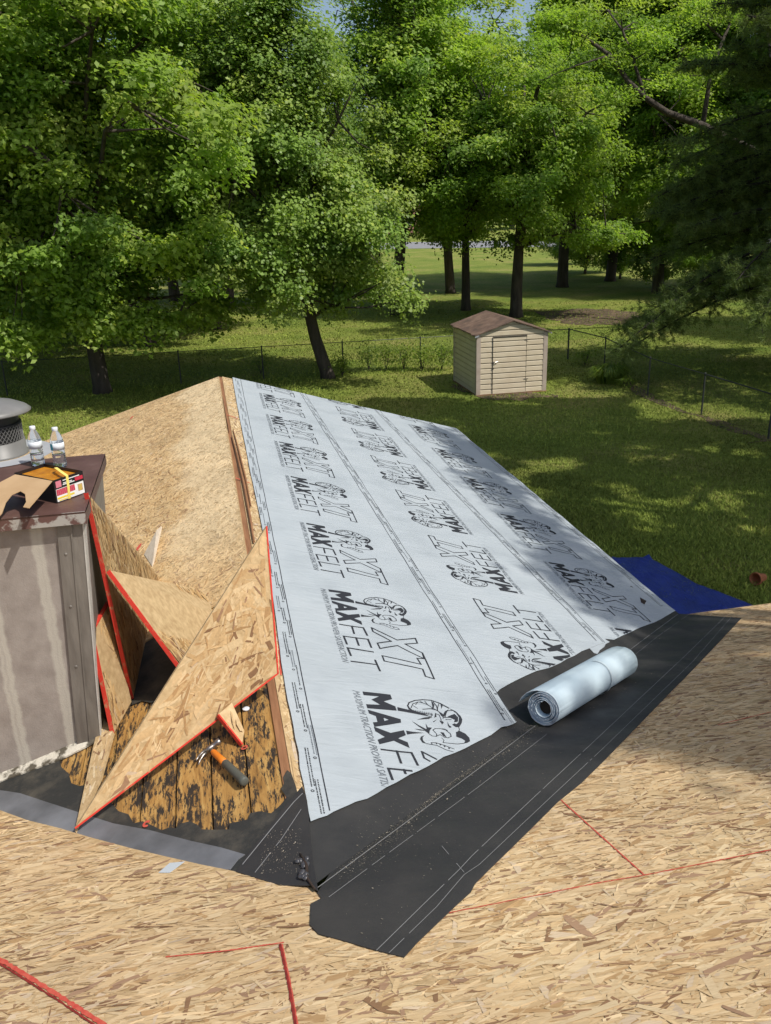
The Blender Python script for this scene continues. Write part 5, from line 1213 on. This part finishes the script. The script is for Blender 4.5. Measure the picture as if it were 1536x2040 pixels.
def shade_tree(C, V, F, cc, base, label, limb=()):
    o = empty('shade_tree', base, label, 'tree', 'shade trees right of the house'); m = MB(); b = np.array(base); top = C.mean(0)
    fork = b*.45+top*.55; fork[2] = b[2]+(top[2]-b[2])*.6
    m.tube([b-[0, 0, .2], b*.8+fork*.2+[.1, 0, 0], b*.4+fork*.6, fork], [.42, .34, .28, .22], 12)
    rng = np.random.default_rng(3); idx = rng.permutation(len(C))[:14]; nodes = []
    for k in idx:
        e = C[k]; md = fork*.5+e*.5+rng.normal(0, .4, 3); m.tube([fork, fork*.7+md*.3, md, md*.4+e*.6, e], [.16, .13, .09, .06, .02], 7); nodes += [md, md*.4+e*.6, e]
    for pth, h_, ra, rb in limb:
        Q = [at(x, y, 'G')+SUN*(h_/SUN[2]) for x, y in pth]; k = len(Q)
        m.tube([fork*.5+Q[0]*.5+[0, 0, .3]]+Q if ra > .1 else Q, [ra*1.1]*(1 if ra > .1 else 0)+[ra+(rb-ra)*i/(k-1) for i in range(k)], 8)
    nodes = np.array(nodes)
    for e in C:
        a = nodes[np.argmin(((nodes-e)**2).sum(1))]; m.tube([a, (a+e)/2+rng.normal(0, .15, 3), e], [.035, .022, .008], 4, 0, False)
    t = m.build('trunk', M_bark, o, True); c = mesh_np('crown', V, F, M_leafC, o, cc)
C, V, F, cc = canopy(A1_, 5, 170, .15, .37, 11, 14)
shade_tree(C, V, F, cc, (18.5, 1.0, GZ), 'tall shade tree right of the yard, outside the picture, its shadow dappling the lawn', [([(1455, 862), (1443, 905), (1425, 950), (1398, 990), (1345, 1035)], 9.5, .17, .07), ([(1398, 990), (1440, 1030), (1500, 1075)], 9.5, .07, .04), ([(1443, 905), (1380, 915), (1290, 930), (1200, 945)], 9.6, .08, .03), ([(1425, 950), (1330, 975), (1240, 985), (1150, 1010)], 9.6, .06, .03)])
C, V, F, cc = canopy(B_, 6, 60, .13, .40, 10.5, 13.5)
shade_tree(C, V, F, cc, (13.5, -7.5, GZ), 'shade tree beside the house, outside the picture, its shadow falling on the roof')

# ------------------------------------------------------------------ low plants
def plant(px, py, h, w_, nlv, label, name='shrub', long=False, seed=1):
    rng = np.random.default_rng(seed); c = gp2(px, py); o = empty(name, c, label, 'plant'); V = []; 
    if long:
        for k in range(nlv):
            a_ = rng.uniform(0, 6.28); r0_ = rng.uniform(0, w_*.4); b = np.array([r0_*math.cos(a_)*1.5, r0_*math.sin(a_), 0]); d = np.array([math.cos(a_), math.sin(a_), 0]); hh_ = h*rng.uniform(.6, 1.1); wl = .018; sdv = np.array([-d[1], d[0], 0])*wl
            p1 = b+d*.25*w_+[0, 0, hh_*.8]; p2 = b+d*.6*w_*rng.uniform(.7, 1.2)+[0, 0, hh_*.6]
            V += [b-sdv, b+sdv, p1+sdv, p1-sdv, p1-sdv, p1+sdv, p2+sdv*.2, p2-sdv*.2]
        V = np.array(V)
    else:
        P = rng.normal(0, .4, (nlv, 3))*[w_, w_, h*.55]+[0, 0, h*.55]; P[:, 2] = np.clip(P[:, 2], .03, None); V = leaf_quads(P, rng.normal(0, .5, (nlv, 3))+[0, 0, .8], .09, rng, .5)
    n_ = len(V)//4; c_ = mesh_np('foliage', V, np.arange(n_*4).reshape(n_, 4), M_leafA, None, LEAFPAL[rng.integers(1, 5, n_)]*rng.uniform(.5, .85, (n_, 1))); c_.parent = o
    m = MB()
    for k in range(6): a_ = rng.uniform(0, 6.28); m.tube([(0, 0, 0), (w_*.3*math.cos(a_), w_*.3*math.sin(a_), h*.7)], [.012, .005], 4)
    s_ = m.build('stem', M_bark, None); s_.parent = o
plant(682, 750, .8, .45, 420, 'small leafy sprout at the foot of the leaning pear trunk', seed=1)
plant(1215, 762, .65, .75, 500, 'clump of strap-leaved lilies inside the fence, right of the shed', 'lily_clump', True, 2)
plant(1165, 728, .6, .5, 260, 'dark low bush on the fence line between the shed and the lily clump', seed=3)
plant(1245, 772, .35, .4, 160, 'low green tuft on the fence line right of the lily clump', seed=9)
plant(800, 632, .5, .6, 300, 'weeds round the base of the thick grey trunk', seed=4)
for i, (px, lb) in enumerate([(735, 'right of the pear trunk'), (770, 'second right of the pear trunk'), (805, 'midway between pear trunk and shed'), (842, 'second left of the shed'), (880, 'just left of the shed')]):
    plant(px, 738, .95, .55, 420, 'shaded bush along the back fence, '+lb, seed=10+i)
plant(520, 745, .7, .6, 300, 'dark bush on the back fence line left of the pear trunk', seed=20)

# ------------------------------------------------------------------ house across the road
hb = ray(745, 470, 150); bh = empty('brick_house', (hb[0], hb[1], GZ), 'pink brick house across the road, glimpsed between the trees', 'house')
hx, hy = hb[0]-9, hb[1]; m = MB(); m.box((hx+9, hy+4, GZ+2.3), (18, 8, 4.6)); m.build('wall', M_brick, bh)
m = MB(); m.prism([(hx-.5, hy-.5, GZ+4.6), (hx+18.5, hy-.5, GZ+4.6), (hx+18.5, hy+4, GZ+7), (hx-.5, hy+4, GZ+7)], (0, -.5, .87), .15); m.prism([(hx-.5, hy+8.5, GZ+4.6), (hx+18.5, hy+8.5, GZ+4.6), (hx+18.5, hy+4, GZ+7), (hx-.5, hy+4, GZ+7)], (0, .5, .87), .15); m.build('roof', M_shingle, bh)
for wx in (2.5, 6.5, 12, 15.5):
    m = MB(); m.box((hx+wx, hy-.03, GZ+2.2), (1.3, .08, 1.5)); wo = m.build('window', M_glass, bh)
    m = MB()
    for sx_, sz_, cx_, cz_ in ((1.5, .1, 0, .8), (1.5, .1, 0, -.8), (.1, 1.5, -.7, 0), (.1, 1.5, .7, 0)): m.box((hx+wx+cx_, hy-.06, GZ+2.2+cz_), (sx_, .1, sz_))
    m.build('frame', M_white, wo)
m = MB(); m.box((hx+9.3, hy-.04, GZ+1.3), (1.1, .08, 2.3)); m.build('door', M_white, bh)
